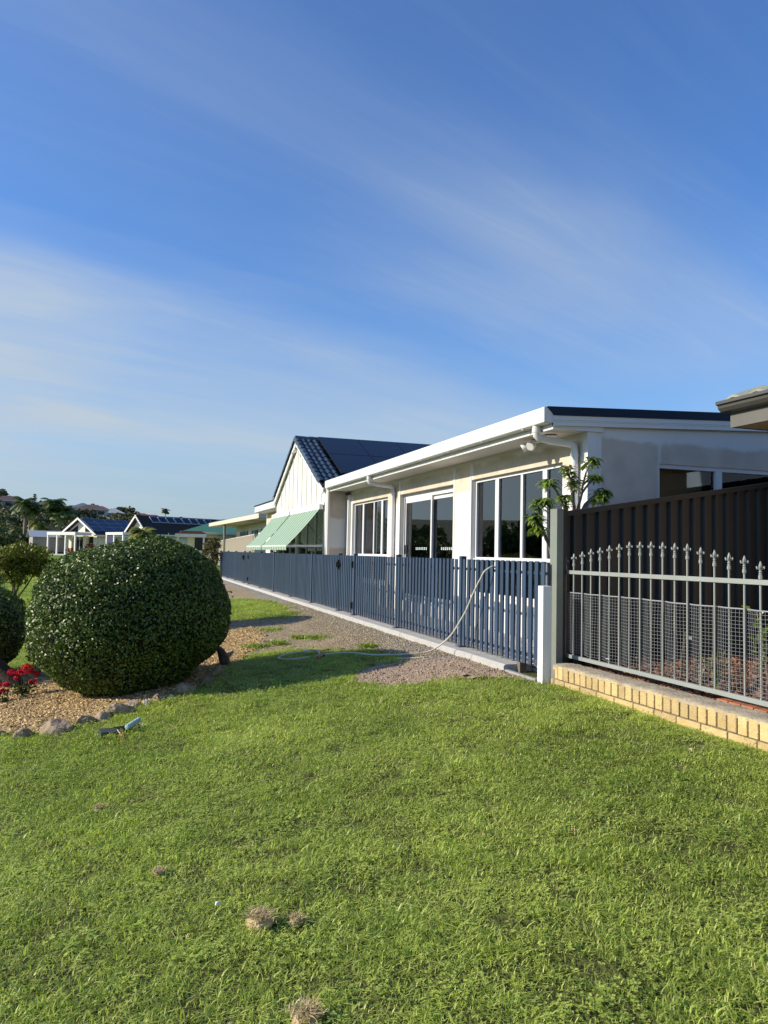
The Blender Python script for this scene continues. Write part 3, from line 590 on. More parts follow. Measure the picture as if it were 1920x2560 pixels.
# ------------------------------------------------------------------ slat fence
FX = 3.72
SF = thing('slat_fence', 'navy blue aluminium slat fence on a concrete kerb in front of the white house', 'fence', (FX, 6.4, 0))
sl_me = MB().box(-.008, .008, -.0325, .0325, .06, 1.055).mesh('slat', slatm)
posts = [8.28, 10.53, 12.75, 13.76, 15.95, 18.12, 20.36, 22.54, 24.81, 25.89, 28.07, 30.3, 32.85]
gates = [(12.80, 13.71), (24.86, 25.84)]
po_me = MB().box(-.012, .053, -.0325, .0325, .0, 1.055).mesh('post', slatm)
for y in posts:
    p = put('post', po_me, SF, (FX, y, .034)); p.scale.z = 1.0
    box('base_plate', slatm, p, FX - .04, FX + .08, y - .06, y + .06, .033, .045)
gparts = []
for a, b_ in gates:
    gt = MB().box(FX + .01, FX + .045, a, b_, .925, .955).box(FX + .01, FX + .045, a, b_, .13, .16).build('gate', slatm, SF, org=(FX, (a + b_) / 2, .06))
    gparts.append((a, b_, gt))
    hy, ly = a - .01, b_ + .02
    for z in (.20, .90): MB().box(FX - .035, FX - .006, hy - .025, hy + .035, z - .06, z + .06).box(FX - .045, FX - .035, hy - .015, hy + .02, z - .05, z + .05).build('hinge', black, gt)
    MB().box(FX - .045, FX - .006, ly - .05, ly + .03, .80, .97).box(FX - .07, FX - .045, ly - .04, ly + .0, .84, .93).box(FX - .05, FX - .01, ly - .10, ly - .05, .86, .90).build('latch', black, gt)
y = 6.40; k = 0
while y < 32.8:
    if min(abs(y - p) for p in posts) > .05:
        par = SF
        for a, b_, gt in gparts:
            if a < y < b_: par = gt
        put('slat', sl_me, par, (FX, y + random.uniform(-.0015, .0015), random.uniform(-.002, .002)))
    y += .119
edges = [6.35] + posts
for a, b_ in zip(edges[:-1], edges[1:]):
    if any(abs(a - (g0 - .05)) < .06 for g0, _ in gates): continue
    MB().box(FX + .01, FX + .035, a + .034, b_ - .034, .928, .956).build('rail', slatm, SF)
    MB().box(FX + .01, FX + .035, a + .034, b_ - .034, .13, .158).build('rail', slatm, SF)
box('stump', pmat('fence_stub', (.16, .12, .09), .9, .2, 20), SF, FX - .02, FX + .05, 6.80, 6.86, -.08, .06)

# ------------------------------------------------------------------ white post
wp = MB().box(3.575, 3.665, 6.155, 6.245, -.12, .835).build('white_post', pmat('post_white', (.82, .82, .80), .55, .03, 5, .1, 30), None, bevel=.004)
tag(wp, 'short square white timber post at the end of the slat fence', 'post')

# ------------------------------------------------------------------ low brick wall
BW = thing('garden_wall', 'low cream brick garden wall with a weathered mortar top', 'wall', (3.65, 6.1, -.1))
MB().prism([(3.662, -.25), (3.86, -.25), (3.86, .118), (3.662, .118)], 'y', 2.4, 6.09).build('mortar_core', mortm, BW)
hd = MB().box(0, .2, -.038, .038, 0, .112).mesh('brick', brickm)
import bmesh as _bm
def bevel_mesh(me, w, seg=2):
    b = _bm.new(); b.from_mesh(me); _bm.ops.bevel(b, geom=list(b.edges), offset=w, segments=seg, affect='EDGES', profile=.5); b.to_mesh(me); b.free(); return me
bevel_mesh(hd, .004, 1)
i = 0; y = 6.105
while y > 2.5:
    put('brick', hd, BW, (3.65 + random.uniform(-.002, .002), y - .038, .022 + random.uniform(-.0015, .0015)), (0, 0, random.uniform(-.008, .008))); y -= .088; i += 1
st = bevel_mesh(MB().box(0, .1, -.115, .115, 0, .076).mesh('brick', brickm), .004, 1)
y = 6.15
while y > 2.5:
    put('brick', st, BW, (3.652 + random.uniform(-.002, .002), y - .115, -.064)); y -= .24
# mortar-smeared top of the headers
ny = 90; V = []
for j in range(ny + 1):
    yy = 6.10 - 3.65 * j / ny
    for k_, (x, z) in enumerate(((3.649, .118), (3.653, .134), (3.664, .143), (3.70, .147), (3.78, .149), (3.855, .147), (3.862, .09))):
        w_ = .003 * hash2(yy * 6 + k_, x * 30) if 0 < k_ < 6 else .002 * hash2(yy * 12, k_)
        V.append((x, yy, z + w_))
F = [(j * 7 + i_, j * 7 + i_ + 1, (j + 1) * 7 + i_ + 1, (j + 1) * 7 + i_) for j in range(ny) for i_ in range(6)]
MB().add(V, F).build('capping', capm, BW, True)
MB().tube([(3.75, 6.085, -.12), (3.75, 6.085, .10), (3.75, 6.085, .146)], [.10, .10, .07], 18).build('rounded_end', pmat('end_shade', (.20, .17, .13), .9, .2, 15), BW, True)  # dark colour carries the shade on the wall's rounded end

# ------------------------------------------------------------------ dark ribbed fence with its corner post
DF = thing('ribbed_fence', 'dark ribbed steel boundary fence rising away from the sage corner post', 'fence', (3.85, 6.34, 0))
box('corner_post', postm, DF, 3.782, 3.852, 6.27, 6.392, -.1, 1.55, bevel=.003)
box('post_channel', darkm, DF, 3.853, 3.89, 6.285, 6.345, -.1, 1.545)
def dtop(x): return 1.527 + (x - 3.9) * .161
x = 3.895; k = 0
pitch = .1375
while x < 9.5:
    n3 = 6 if x + 6 * pitch < 9.6 else 3
    V = []; pr = []
    for j in range(n3):
        xo = x + j * pitch
        pr += [(xo, 6.345), (xo + .078, 6.345), (xo + .095, 6.312), (xo + .1205, 6.312)]
    pr.append((x + n3 * pitch, 6.345))
    for (a, b_) in pr: V += [(a, b_, .0), (a, b_, dtop(a) - .03)]
    F = [(2 * i_, 2 * i_ + 2, 2 * i_ + 3, 2 * i_ + 1) for i_ in range(len(pr) - 1)]
    o = MB().add(V, F).build('sheet', darkm, DF)
    sm_ = o.modifiers.new('solid', 'SOLIDIFY'); sm_.thickness = .003
    x += n3 * pitch
MB().prism([(3.86, dtop(3.86) - .045), (9.6, dtop(9.6) - .045), (9.6, dtop(9.6) + .005), (3.86, dtop(3.86) + .005)], 'y', 6.30, 6.362).build('top_rail', darkm, DF)

# ------------------------------------------------------------------ spear-topped picket fence
PX = 3.92
PF = thing('picket_fence', 'sage steel picket fence with spear tops above the brick wall', 'fence', (PX, 5.0, .17))
MB().box(PX - .017, PX + .017, 2.6, 6.45, .945, .979).build('top_rail', pickm, PF, bevel=.002)
MB().box(PX - .017, PX + .017, 2.6, 6.45, .172, .205).build('bottom_rail', pickm, PF, bevel=.002)
for z in (.962, .188): MB().box(PX - .026, PX + .026, 6.42, 6.445, z - .03, z + .03).build('bracket', pickm, PF)
tops = [1.098, 1.13, 1.151, 1.175, 1.188, 1.205, 1.218, 1.234, 1.235, 1.233, 1.228, 1.22, 1.213, 1.187, 1.168, 1.149, 1.13, 1.094, 1.13, 1.15, 1.17, 1.19, 1.2, 1.21, 1.22, 1.23]
tubes = {}
def finial():
    m_ = MB().lathe([(.0115, 0), (.0155, .001), (.0155, .022), (.011, .026), (.013, .034), (.009, .039), (.014, .046), (.0085, .052), (.007, .06)], seg=8)
    # flat spear blade with two curled side leaves
    for pts in ([(0, .055), (.013, .072), (.011, .088), (.005, .105), (0, .112), (-.005, .105), (-.011, .088), (-.013, .072)],
                [(.004, .058), (.017, .067), (.025, .083), (.031, .079), (.029, .066), (.024, .060), (.022, .070), (.012, .059)],
                [(-.004, .058), (-.012, .059), (-.022, .070), (-.024, .060), (-.029, .066), (-.031, .079), (-.025, .083), (-.017, .067)]):
        m_.prism(pts, 'x', -.0045, .0045); m_.prism(pts, 'y', -.004, .004)
    return m_.mesh('finial', pickm)
fm = finial()
for i, t_ in enumerate(tops):
    y = 6.335 - i * .138
    if y < 2.7: break
    h = t_ - .112; base = .200
    m_ = MB().tube([(0, 0, 0), (0, 0, h - base)], .0076, 10).mesh('picket', pickm, True)
    p = put('picket', m_, PF, (PX, y, base)); put('finial', fm, p, (PX, y, h), (0, 0, R(30)), (.88, .88, 1.04))
# plastic garden mesh woven through the pickets
mw = []; cell = .0262
def mx(y): return PX + .016 * math.cos(math.pi * (6.335 - y) / .138)
V = []; F = []
def strand(pts, w, wdir):
    o = len(V)
    for p in pts:
        p = Vector(p); d = Vector(wdir) * w
        V.extend([p - d + Vector((-.0012, 0, 0)), p + d + Vector((-.0012, 0, 0)), p + d + Vector((.0012, 0, 0)), p - d + Vector((.0012, 0, 0))])
    for i_ in range(len(pts) - 1):
        a = o + 4 * i_
        for q in range(4): F.append((a + q, a + (q + 1) % 4, a + 4 + (q + 1) % 4, a + 4 + q))
yy = [6.43 - .0131 * i_ for i_ in range(int((6.43 - 2.75) / .0131))]
zrows = [.775 - cell * j for j in range(22)]
for j, z in enumerate(zrows):
    strand([(mx(y) + .003 * math.sin(y * 9 + z * 8), y, z + .002 * math.sin(y * 5 + j)) for y in yy], .0050 if j == 0 else .0008, (0, 0, 1))
for i_ in range(0, len(yy), 2):
    y = yy[i_]
    strand([(mx(y) + .003 * math.sin(y * 9 + z * 8), y + .0015 * math.sin(z * 20 + y * 3), z) for z in zrows], .0008, (0, 1, 0))
gm = put('garden_mesh', fast_mesh('garden_mesh', [tuple(v) for v in V], F, meshm)); tag(gm, 'grey plastic garden mesh woven through the spear topped pickets', 'mesh')
tw = MB().tube([(PX - .03, 5.65, .245), (PX - .035, 5.62, .25), (PX - .03, 5.60, .245), (PX - .045, 5.59, .28)], .0025, 5).build('wire_tie', white); tag(tw, 'bent pale wire tie near the bottom of the garden mesh', 'wire')

# ------------------------------------------------------------------ leaf helpers
def leaves(C, Nn, size, aspect, jitter=.6, fold=.25, droop=0.0, szvar=.4):
    """C centres (n,3), Nn outward normals; returns verts, quads, rnd"""
    C = np.asarray(C, float); Nn = np.asarray(Nn, float); n = len(C)
    nn = Nn + rng.normal(0, jitter, (n, 3)); nn /= np.linalg.norm(nn, axis=1, keepdims=True) + 1e-9
    tv = rng.normal(0, 1, (n, 3)) + np.array([0, 0, -droop]); tv -= nn * np.sum(tv * nn, 1, keepdims=True); tv /= np.linalg.norm(tv, axis=1, keepdims=True) + 1e-9
    bv = np.cross(nn, tv); L = (size * rng.uniform(1 - szvar, 1 + szvar, n))[:, None]; Wd = L * aspect
    V = np.stack([C - tv * L * .5, C + bv * Wd * .5 + nn * L * fold * .5 - tv * L * .02, C + tv * L * .5 - nn * L * .12, C - bv * Wd * .5 + nn * L * fold * .5 - tv * L * .02], 1).reshape(-1, 3)
    F = np.arange(4 * n).reshape(n, 4); return V, F, np.repeat(rng.random(n), 4)
def sphere_pts(n): 
    v = rng.normal(0, 1, (n, 3)); return v / np.linalg.norm(v, axis=1, keepdims=True)
def clump_cloud(clumps, per, size, aspect, shell=.35, **kw):
    C = []; NN = []
    for (c, r) in clumps:
        k = max(6, int(per * (np.mean(r) ** 2 if hasattr(r, '__len__') else r * r))); u = sphere_pts(k); rad = 1 - shell * rng.random((k, 1)) ** 1.5
        rr = np.array(r if hasattr(r, '__len__') else (r, r, r)); C.append(np.array(c) + u * rad * rr); NN.append(u)
    return leaves(np.concatenate(C), np.concatenate(NN), size, aspect, **kw)
def leaf_obj(name, data, mat, parent=None, org=None):
    V, F, r = data; org = np.array(org if org is not None else wloc(parent)); return put(name, fast_mesh(name, np.asarray(V) - org, F, mat, False, r), parent, tuple(org))
bushm = leafmat('bush_leaf', (0.030, 0.066, 0.010), (0.17, 0.24, 0.036), 0.45, 0.55, .12)
yelm = leafmat('yellow_green_leaf', (0.06, 0.085, 0.010), (0.24, 0.24, 0.03), 0.5, 0.35, .25)
treem = leafmat('tree_leaf', (0.026, 0.048, 0.012), (0.095, 0.13, 0.032), 0.5, 0.35, .2)
farm = leafmat('far_leaf', (0.05, 0.062, 0.03), (0.165, 0.17, 0.075), 0.6, 0.25, .15)
palmm = leafmat('palm_leaf', (0.045, 0.075, 0.018), (0.17, 0.21, 0.05), 0.45, 0.4, .2)
shrubm = leafmat('shrub_leaf', (0.06, 0.12, 0.012), (0.28, 0.38, 0.06), 0.35, 0.5, .28)
redm = leafmat('red_petal', (0.45, 0.008, 0.03), (0.80, 0.04, 0.09), 0.6, 0.3, .3)
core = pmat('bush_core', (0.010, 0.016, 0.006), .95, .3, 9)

# ------------------------------------------------------------------ clipped bushes
def topiary(name, label, c, rad, n, size, group, seed_k=0.0, base_cut=-.99, tilt=R(9)):
    t_ = thing(name, label, 'bush', (c[0], c[1], g(c[0], c[1])), group)
    u = sphere_pts(n); u = u[u[:, 2] > base_cut]
    def rr(u): # slightly lumpy superellipsoid
        return 1 + .03 * np.sin(6.2 * u[:, 0] + seed_k) * np.cos(5.4 * u[:, 1] + 1) + .026 * np.sin(5 * u[:, 2] + 4 * u[:, 0] + seed_k) + .014 * np.sin(15 * u[:, 0] + 3 * u[:, 2]) * np.sin(13 * u[:, 2] + 2 + 6 * u[:, 1]) + np.where(rng.random(len(u)) < .012, rng.uniform(.01, .06, len(u)), 0)
    R_ = np.array(rad); e = .90
    w = np.sign(u) * np.abs(u) ** e; w /= (np.sum(np.abs(w) ** 2.25, 1) ** (1 / 2.25))[:, None]
    # egg shape: narrower towards the ground
    taper = 1 - .24 * np.clip(-w[:, 2:3], 0, 1) ** 1.6
    P = w * R_ * rr(u)[:, None]; P[:, :2] *= taper
    P = P @ np.array([[math.cos(tilt), 0, math.sin(tilt)], [0, 1, 0], [-math.sin(tilt), 0, math.cos(tilt)]])
    depth = rng.random((len(P), 1)) ** 2 * .10
    P = P * (1 - depth) + np.array(c)
    Nn = w / R_; Nn /= np.linalg.norm(Nn, axis=1, keepdims=True)
    dat = leaves(P, Nn, size, .56, jitter=.85, fold=.3, szvar=.55)
    pn = .5 + .25 * np.sin(P[:, 0] * 7 + P[:, 2] * 5) * np.sin(P[:, 1] * 6 + 2) + .25 * np.sin(P[:, 2] * 9 + P[:, 0] * 4 + 1)
    leaf_obj('foliage', (dat[0], dat[1], np.clip(.62 * dat[2] + .38 * np.repeat(pn, 4), 0, 1)), bushm, t_)
    sel = rng.choice(len(P), 70, replace=False); sp = []; sn = []
    for q in sel:
        if Nn[q, 2] < -.1: continue
        ln = rng.uniform(.03, .10); dv = Nn[q] + rng.normal(0, .35, 3) + np.array([0, 0, .4]); dv /= np.linalg.norm(dv)
        for f_ in np.linspace(.2, 1, 6): sp.append(P[q] + dv * ln * f_ + rng.normal(0, .006, 3)); sn.append(dv)
    tag(leaf_obj('stray_shoots', leaves(sp, sn, size * .95, .5, jitter=.7, fold=.3), bushm, t_), kind='stuff')
    # inner body coloured near black for the shade inside the foliage, and a stem
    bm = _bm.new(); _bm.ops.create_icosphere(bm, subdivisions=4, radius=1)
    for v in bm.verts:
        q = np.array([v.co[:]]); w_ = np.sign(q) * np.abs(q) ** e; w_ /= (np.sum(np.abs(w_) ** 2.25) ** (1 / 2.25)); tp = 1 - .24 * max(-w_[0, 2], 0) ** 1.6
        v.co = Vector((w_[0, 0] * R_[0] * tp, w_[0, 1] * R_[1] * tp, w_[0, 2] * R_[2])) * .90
    me = bpy.data.meshes.new('shade_core'); bm.to_mesh(me); bm.free(); me.materials.append(core); put('shade_core', me, t_, c)
    MB().tube([(c[0], c[1], g(c[0], c[1]) - .05), (c[0], c[1], c[2])], [.07, .05], 8).build('stem', woodd, t_)
    return t_
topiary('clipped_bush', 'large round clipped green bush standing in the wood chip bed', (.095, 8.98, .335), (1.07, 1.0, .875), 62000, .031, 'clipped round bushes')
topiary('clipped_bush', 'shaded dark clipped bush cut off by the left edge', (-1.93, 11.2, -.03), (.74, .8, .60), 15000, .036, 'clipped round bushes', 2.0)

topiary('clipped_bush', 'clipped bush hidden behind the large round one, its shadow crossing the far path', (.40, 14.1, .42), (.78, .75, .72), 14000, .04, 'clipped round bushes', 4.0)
# ------------------------------------------------------------------ multi-stem young tree by the house corner
YT = thing('young_tree', 'young leafy tree with bare stems behind the sage corner post', 'tree', (4.36, 7.0, 0))
stems = [[(4.36, 7, -.05), (4.40, 7, .8), (4.43, 7.0, 1.6), (4.40, 7.02, 1.85), (4.36, 7.02, 2.03)], [(4.38, 7, .6), (4.45, 6.98, 1.5), (4.50, 6.98, 1.8), (4.55, 6.97, 2.0), (4.60, 6.96, 2.12)],
         [(4.36, 7, .2), (4.24, 7, .8), (4.135, 7, 1.2), (4.02, 6.99, 1.42), (3.95, 6.98, 1.50)], [(4.42, 7, 1.4), (4.55, 6.99, 1.66), (4.66, 6.98, 1.76), (4.77, 6.97, 1.80)], [(4.44, 7, 1.5), (4.52, 7, 1.78), (4.60, 7, 1.88), (4.68, 7, 1.95)],
         [(4.40, 7, 1.3), (4.33, 7.02, 1.6), (4.22, 7.02, 1.8), (4.12, 7, 1.88)], [(4.40, 7, 1.2), (4.30, 6.95, 1.55), (4.26, 6.93, 1.72)], [(4.10, 7, 1.27), (4.03, 7.02, 1.5), (4.02, 7.03, 1.66)], [(4.42, 7, 1.5), (4.45, 7.05, 1.75), (4.46, 7.05, 1.9)], [(4.13, 7, 1.22), (4.06, 6.98, 1.36), (3.98, 6.97, 1.385)], [(4.38, 7, 1.25), (4.24, 7.0, 1.45), (4.13, 7.0, 1.62), (4.07, 7, 1.68)], [(4.44, 7, 1.45), (4.60, 6.96, 1.70), (4.70, 6.93, 1.72)]]
for s_ in stems: MB().tube(s_, [(.022 if i_ == 0 else .014) * (1 - .75 * j / (len(s_) - 1)) + .004 for i_, j in zip([stems.index(s_)] * len(s_), range(len(s_)))], 7).build('stem', barkl, YT, True)
LV, LF, LR = [], [], []
def long_leaf(p, d, L, w):
    """drooping pointed leaf of 4 segments"""
    d = d / (np.linalg.norm(d) + 1e-9); side = np.cross(d, [0, 0, 1]); side /= np.linalg.norm(side) + 1e-9; o = len(LV); q = np.array(p, float); dr = d.copy(); r_ = rng.random()
    ws = [.15, .8, 1.0, .6, .05]
    for i_ in range(5):
        up = np.cross(side, dr); LV.extend([q - side * w * ws[i_] + up * w * .3 * ws[i_], q, q + side * w * ws[i_] + up * w * .3 * ws[i_]]); LR.extend([r_] * 3)
        dr = dr + np.array([0, 0, -.34]); dr /= np.linalg.norm(dr); q = q + dr * L / 4
    for i_ in range(4):
        for k_ in range(2): a = o + 3 * i_ + k_; LF.append((a, a + 1, a + 4, a + 3))
for s_ in stems:
    e_ = np.array(s_[-1]); e0 = np.array(s_[-2]); ax = (e_ - e0) / np.linalg.norm(e_ - e0)
    for pos, n_ in ((1.0, 26), (.75, 17), (.45, 12)):
        c_ = e0 + (e_ - e0) * pos
        for i_ in range(n_):
            a_ = rng.uniform(0, 6.28); d_ = np.array([math.cos(a_), math.sin(a_), rng.uniform(-.15, .75)]) + ax * .4
            long_leaf(c_ + rng.normal(0, .012, 3), d_, rng.uniform(.09, .155), rng.uniform(.014, .021))
put('leaves', fast_mesh('leaves', np.array(LV) - np.array(wloc(YT)), LF, shrubm, True, LR), YT, tuple(wloc(YT)))

# ------------------------------------------------------------------ plants behind the mesh
def bushy_plant(label, c, h, n, name='leafy_shrub', size=.07, mat=shrubm, spread=.25, z0=None):
    z0 = gbz(c[0], c[1]) if z0 is None else z0; t_ = thing(name, label, 'plant', (c[0], c[1], z0)); P = []; Nn = []
    for i_ in range(7):
        a_ = rng.uniform(0, 6.28); tip = np.array([c[0] + spread * math.cos(a_) * rng.uniform(.3, 1), c[1] + spread * math.sin(a_) * rng.uniform(.3, 1), z0 + h * rng.uniform(.6, 1)])
        b0 = np.array([c[0], c[1], z0]); md = (b0 + tip) / 2 + np.array([0, 0, .05])
        MB().tube([b0, md, tip], [.008, .006, .003], 6).build('stem', barkl, t_)
        for j in range(n // 7):
            f_ = rng.uniform(.3, 1.05); P.append(b0 + (tip - b0) * f_ + rng.normal(0, .045, 3)); Nn.append(np.array([rng.normal(0, .5), rng.normal(0, .5), 1]))
    leaf_obj('leaves', leaves(P, Nn, size, .55, jitter=.5, droop=.5), mat, t_); return t_
bushy_plant('leafy green shrub with pale stems behind the garden mesh', (4.75, 4.75, 0), .62, 130)
bushy_plant('second leafy shrub behind the mesh at the right edge', (4.85, 4.35, 0), .50, 120, size=.085)
bushy_plant('thin grassy plant against the garden mesh bottom', (4.20, 4.73, 0), .34, 60, 'grassy_plant', .05, palmm, .09)
bushy_plant('small seedling with a stake in the bark mulch', (4.35, 5.05, 0), .22, 40, 'seedling', .035, treem, .08)
stk = MB().tube([(4.22, 5.13, .08), (4.25, 5.10, .52)], .011, 6).build('garden_stake', woodd); tag(stk, 'dark slanting garden stake standing in the bark mulch', 'stake')
tg = box('plant_tag', meshm, None, 4.22, 4.224, 4.99, 5.05, .475, .50); tag(tg, 'small pale plant tag hanging behind the garden mesh', 'tag')
wb = _bm.new(); _bm.ops.create_icosphere(wb, subdivisions=2, radius=.055); me = bpy.data.meshes.new('white_bloom'); wb.to_mesh(me); wb.free(); me.materials.append(white)
ws_ = put('white_bloom', me, None, (4.55, 4.42, .30), (0, 0, .4), (1.2, .8, .75)); tag(ws_, 'cream white bloom low among the shrub leaves behind the mesh', 'flower')  # squashed white ball built as the bloom
# terracotta paver edge
PV = thing('paver_edging', 'row of terracotta pavers behind the brick wall at the right edge', 'edging', (3.95, 4.2, .1))
pvm = pmat('terracotta', (.36, .14, .065), .85, .15, 12, .3, 60)
pme = bevel_mesh(MB().box(0, .11, -.052, .052, 0, .05).mesh('paver', pvm), .003, 1)
for r_ in range(2):
    for i_ in range(13): put('paver', pme, PV, (3.885 + r_ * .118, 4.30 - i_ * .112 + r_ * .03, .098 + random.uniform(-.002, .002)))

# ------------------------------------------------------------------ neighbour eave at the right edge
NH = thing('neighbour_house', 'olive brown house eave with tiled roof at the right edge', 'house', (7, 3, 0))
olive = pmat('olive_gutter', (.072, .070, .063), .4, .06, 4); olv2 = pmat('olive_fascia', (.115, .112, .10), .55, .06, 4); ntile = pmat('grey_green_tile', (.25, .27, .22), .85, .2, 8, .4, 40)
gp2 = [(5.60, 2.70), (5.60, 2.668), (5.625, 2.66), (5.63, 2.632), (5.66, 2.60), (5.72, 2.585), (5.74, 2.585), (5.74, 2.60), (5.67, 2.614), (5.645, 2.64), (5.64, 2.67), (5.615, 2.678), (5.615, 2.70)]
MB().prism(gp2, 'y', 0.5, 6.27).build('gutter', olive, NH); MB().prism([(5.601, 2.699), (5.601, 2.668), (5.626, 2.66), (5.631, 2.632), (5.66, 2.601), (5.72, 2.586), (5.95, 2.586), (5.95, 2.69)], 'y', 6.255, 6.268).build('gutter_end', olive, NH)
MB().box(5.742, 5.765, .5, 6.22, 2.44, 2.60).build('fascia', olv2, NH); MB().box(5.765, 8.2, 6.19, 6.215, 2.44, 2.60).build('fascia', olv2, NH)
MB().prism([(5.601, 2.699), (8.2, 2.699), (8.2, 2.6), (5.742, 2.6)], 'y', 6.218, 6.25).build('side_gutter', olive, NH)
box('soffit', pmat('soffit_tan', (.45, .36, .25), .7, .05), NH, 5.765, 8.2, .5, 6.19, 2.445, 2.455)
box('wall', pmat('tan_wall', (.40, .30, .19), .8, .1, 5), NH, 6.35, 8.2, .5, 5.6, -.2, 2.44)
for s_ in range(7):
    x0 = 5.615 + s_ * .32; V = []; yy_ = [6.20 - s_ * .28 - .035 * q for q in range(int((6.2 - s_ * .28 - .6) / .035))]
    for y_ in yy_:
        w_ = .022 * math.sin(y_ * 21); V += [(x0, y_, 2.715 + s_ * .135 + w_), (x0 + .36, y_, 2.715 + s_ * .135 + .127 + w_), (x0, y_, 2.69 + s_ * .135 + w_)]
    F = []
    for q in range(len(yy_) - 1): F += [(3 * q, 3 * q + 3, 3 * q + 4, 3 * q + 1), (3 * q + 2, 3 * q + 5, 3 * q + 3, 3 * q)]
    MB().add(V, F).build('tile_course', ntile, NH, True)
MB().prism([(5.63, 2.66), (8.3, 3.74), (8.3, 2.66)], 'y', .5, 4.5).build('roof_body', ntile, NH)

# ------------------------------------------------------------------ garden hose
hp = [(3.74, 7.44, .975), (3.70, 7.44, .985), (3.62, 7.455, .93), (3.60, 7.50, .855), (3.60, 7.576, .79), (3.58, 7.663, .665), (3.56, 7.77, .50), (3.53, 7.88, .36), (3.48, 8.0, .20), (3.38, 8.10, .07), (3.26, 8.15, .0), (3.10, 8.18, -.02), (2.9, 8.32, -.045), (2.72, 8.47, -.062), (2.54, 8.80, -.075), (2.40, 8.90, -.095), (2.25, 8.96, -.11)]
hp2 = [(x, y, gz(x, y) + .055) for x, y in ((2.24, 9.02), (2.26, 9.2), (2.27, 9.32), (2.22, 9.41), (2.14, 9.38), (1.93, 9.41), (1.80, 9.30), (1.765, 9.2), (1.79, 9.03), (1.88, 8.92), (1.99, 8.91), (2.07, 8.94))]
def smooth_pts(P, k=5):
    P = [Vector(p) for p in P]; out = []
    for i_ in range(len(P) - 1):
        p0, p1, p2, p3 = P[max(i_ - 1, 0)], P[i_], P[i_ + 1], P[min(i_ + 2, len(P) - 1)]
        for j in range(k):
            t_ = j / k; out.append(.5 * ((2 * p1) + (-p0 + p2) * t_ + (2 * p0 - 5 * p1 + 4 * p2 - p3) * t_ ** 2 + (-p0 + 3 * p1 - 3 * p2 + p3) * t_ ** 3))
    return out + [P[-1]]
HO = thing('garden_hose', 'cream garden hose hanging over the slat fence and coiled on the grass', 'hose', (2.3, 8.9, -.15))
MB().tube(smooth_pts(hp), .0088, 8).build('tube', hosem, HO, True); MB().tube(smooth_pts(hp2), .0088, 8).build('tube', hosem, HO, True)
MB().tube(smooth_pts([(3.30, 8.05, -.03), (3.14, 8.02, -.045), (2.98, 8.10, -.06), (2.9, 8.2, -.07)]), .0088, 8).build('tube', hosem, HO, True)
MB().tube([(2.25, 8.93, -0.120), (2.245, 9.0, -0.110)], [.018, .022], 10).build('connector', pmat('hose_joint_green', (.05, .13, .14), .5, .1), HO, True)
MB().tube([(2.25, 8.96, -0.115), (2.19, 8.90, -0.120), (2.16, 8.86, -0.130)], [.018, .03, .02], 10).build('nozzle', pmat('brass_orange', (.42, .2, .12), .45, .1), HO, True)
MB().tube([(2.15, 9.385, -0.122), (2.11, 9.38, -0.127)], [.02, .02], 10).build('coupling', white, HO, True)

# ------------------------------------------------------------------ paint tray, roller and screwdriver-handled brush
PT = thing('paint_tray', 'black plastic paint tray case lying open on the grass by the rocks', 'tray', (0.02, 6.83, -.44))
tm_ = pmat('tray_black', (.018, .019, .021), .35, .2, 8)
def rotz(pts, a, c): return [(c[0] + (x - c[0]) * math.cos(a) - (y - c[1]) * math.sin(a), c[1] + (x - c[0]) * math.sin(a) + (y - c[1]) * math.cos(a), z) for x, y, z in pts]
def rbox(name, mat, par, c, sx_, sy_, z0, z1, a, inset=.012):
    P = [(c[0] + i_ * sx_ / 2, c[1] + j * sy_ / 2, z0) for i_, j in ((-1, -1), (1, -1), (1, 1), (-1, 1))] + [(c[0] + i_ * (sx_ / 2 - inset), c[1] + j * (sy_ / 2 - inset), z1) for i_, j in ((-1, -1), (1, -1), (1, 1), (-1, 1))]
    return MB().add(rotz(P, a, c), [(0, 3, 2, 1), (4, 5, 6, 7), (0, 1, 5, 4), (1, 2, 6, 5), (2, 3, 7, 6), (3, 0, 4, 7)]).build(name, mat, par, bevel=.005)
rbox('lid_half', tm_, PT, (-.10, 6.75), .135, .165, -.47, -.388, R(8), .006); rbox('lid_sheen', pmat('tray_sheen', (.07, .075, .08), .4, .1), PT, (-.10, 6.75), .132, .160, -.392, -.384, R(8), .004)  # grey sheet over the black lid paints the sheen on its top
rbox('well', tm_, PT, (.07, 6.82), .21, .13, -.45, -.382, R(30), -.008)
box('latch_tab', pmat('tab_grey', (.35, .36, .37), .4, .1), PT, -.172, -.158, 6.655, 6.668, -.45, -.40)
RO = thing('paint_roller', 'pale blue fluffy paint roller sleeve resting on the black tray', 'paint roller', (.15, 6.93, -.38))
a0, a1 = Vector((.046, 6.68, -.358)), Vector((.149, 6.80, -.322))
MB().tube([a0, a0.lerp(a1, .03), a0.lerp(a1, .5), a0.lerp(a1, .97), a1], [.012, .021, .023, .021, .012], 14).build('sleeve', pmat('roller_fleece', (.50, .66, .66), .95, .12, 60, .9, 160), RO, True)
MB().tube([a1, a1 + Vector((.03, .02, -.03)), a1 + Vector((.02, .0, -.09))], .004, 6).build('wire_frame', alum, RO)
SD = thing('screwdriver', 'screwdriver with a red and grey handle leaning on the black tray', 'screwdriver', (.04, 6.66, -.42))
s0, s1 = Vector((-.024, 6.64, -.362)), Vector((.030, 6.56, -.415)); d_ = s1 - s0
MB().tube([s0, s0 + d_ * .45], .003, 6).build('shaft', alum, SD)
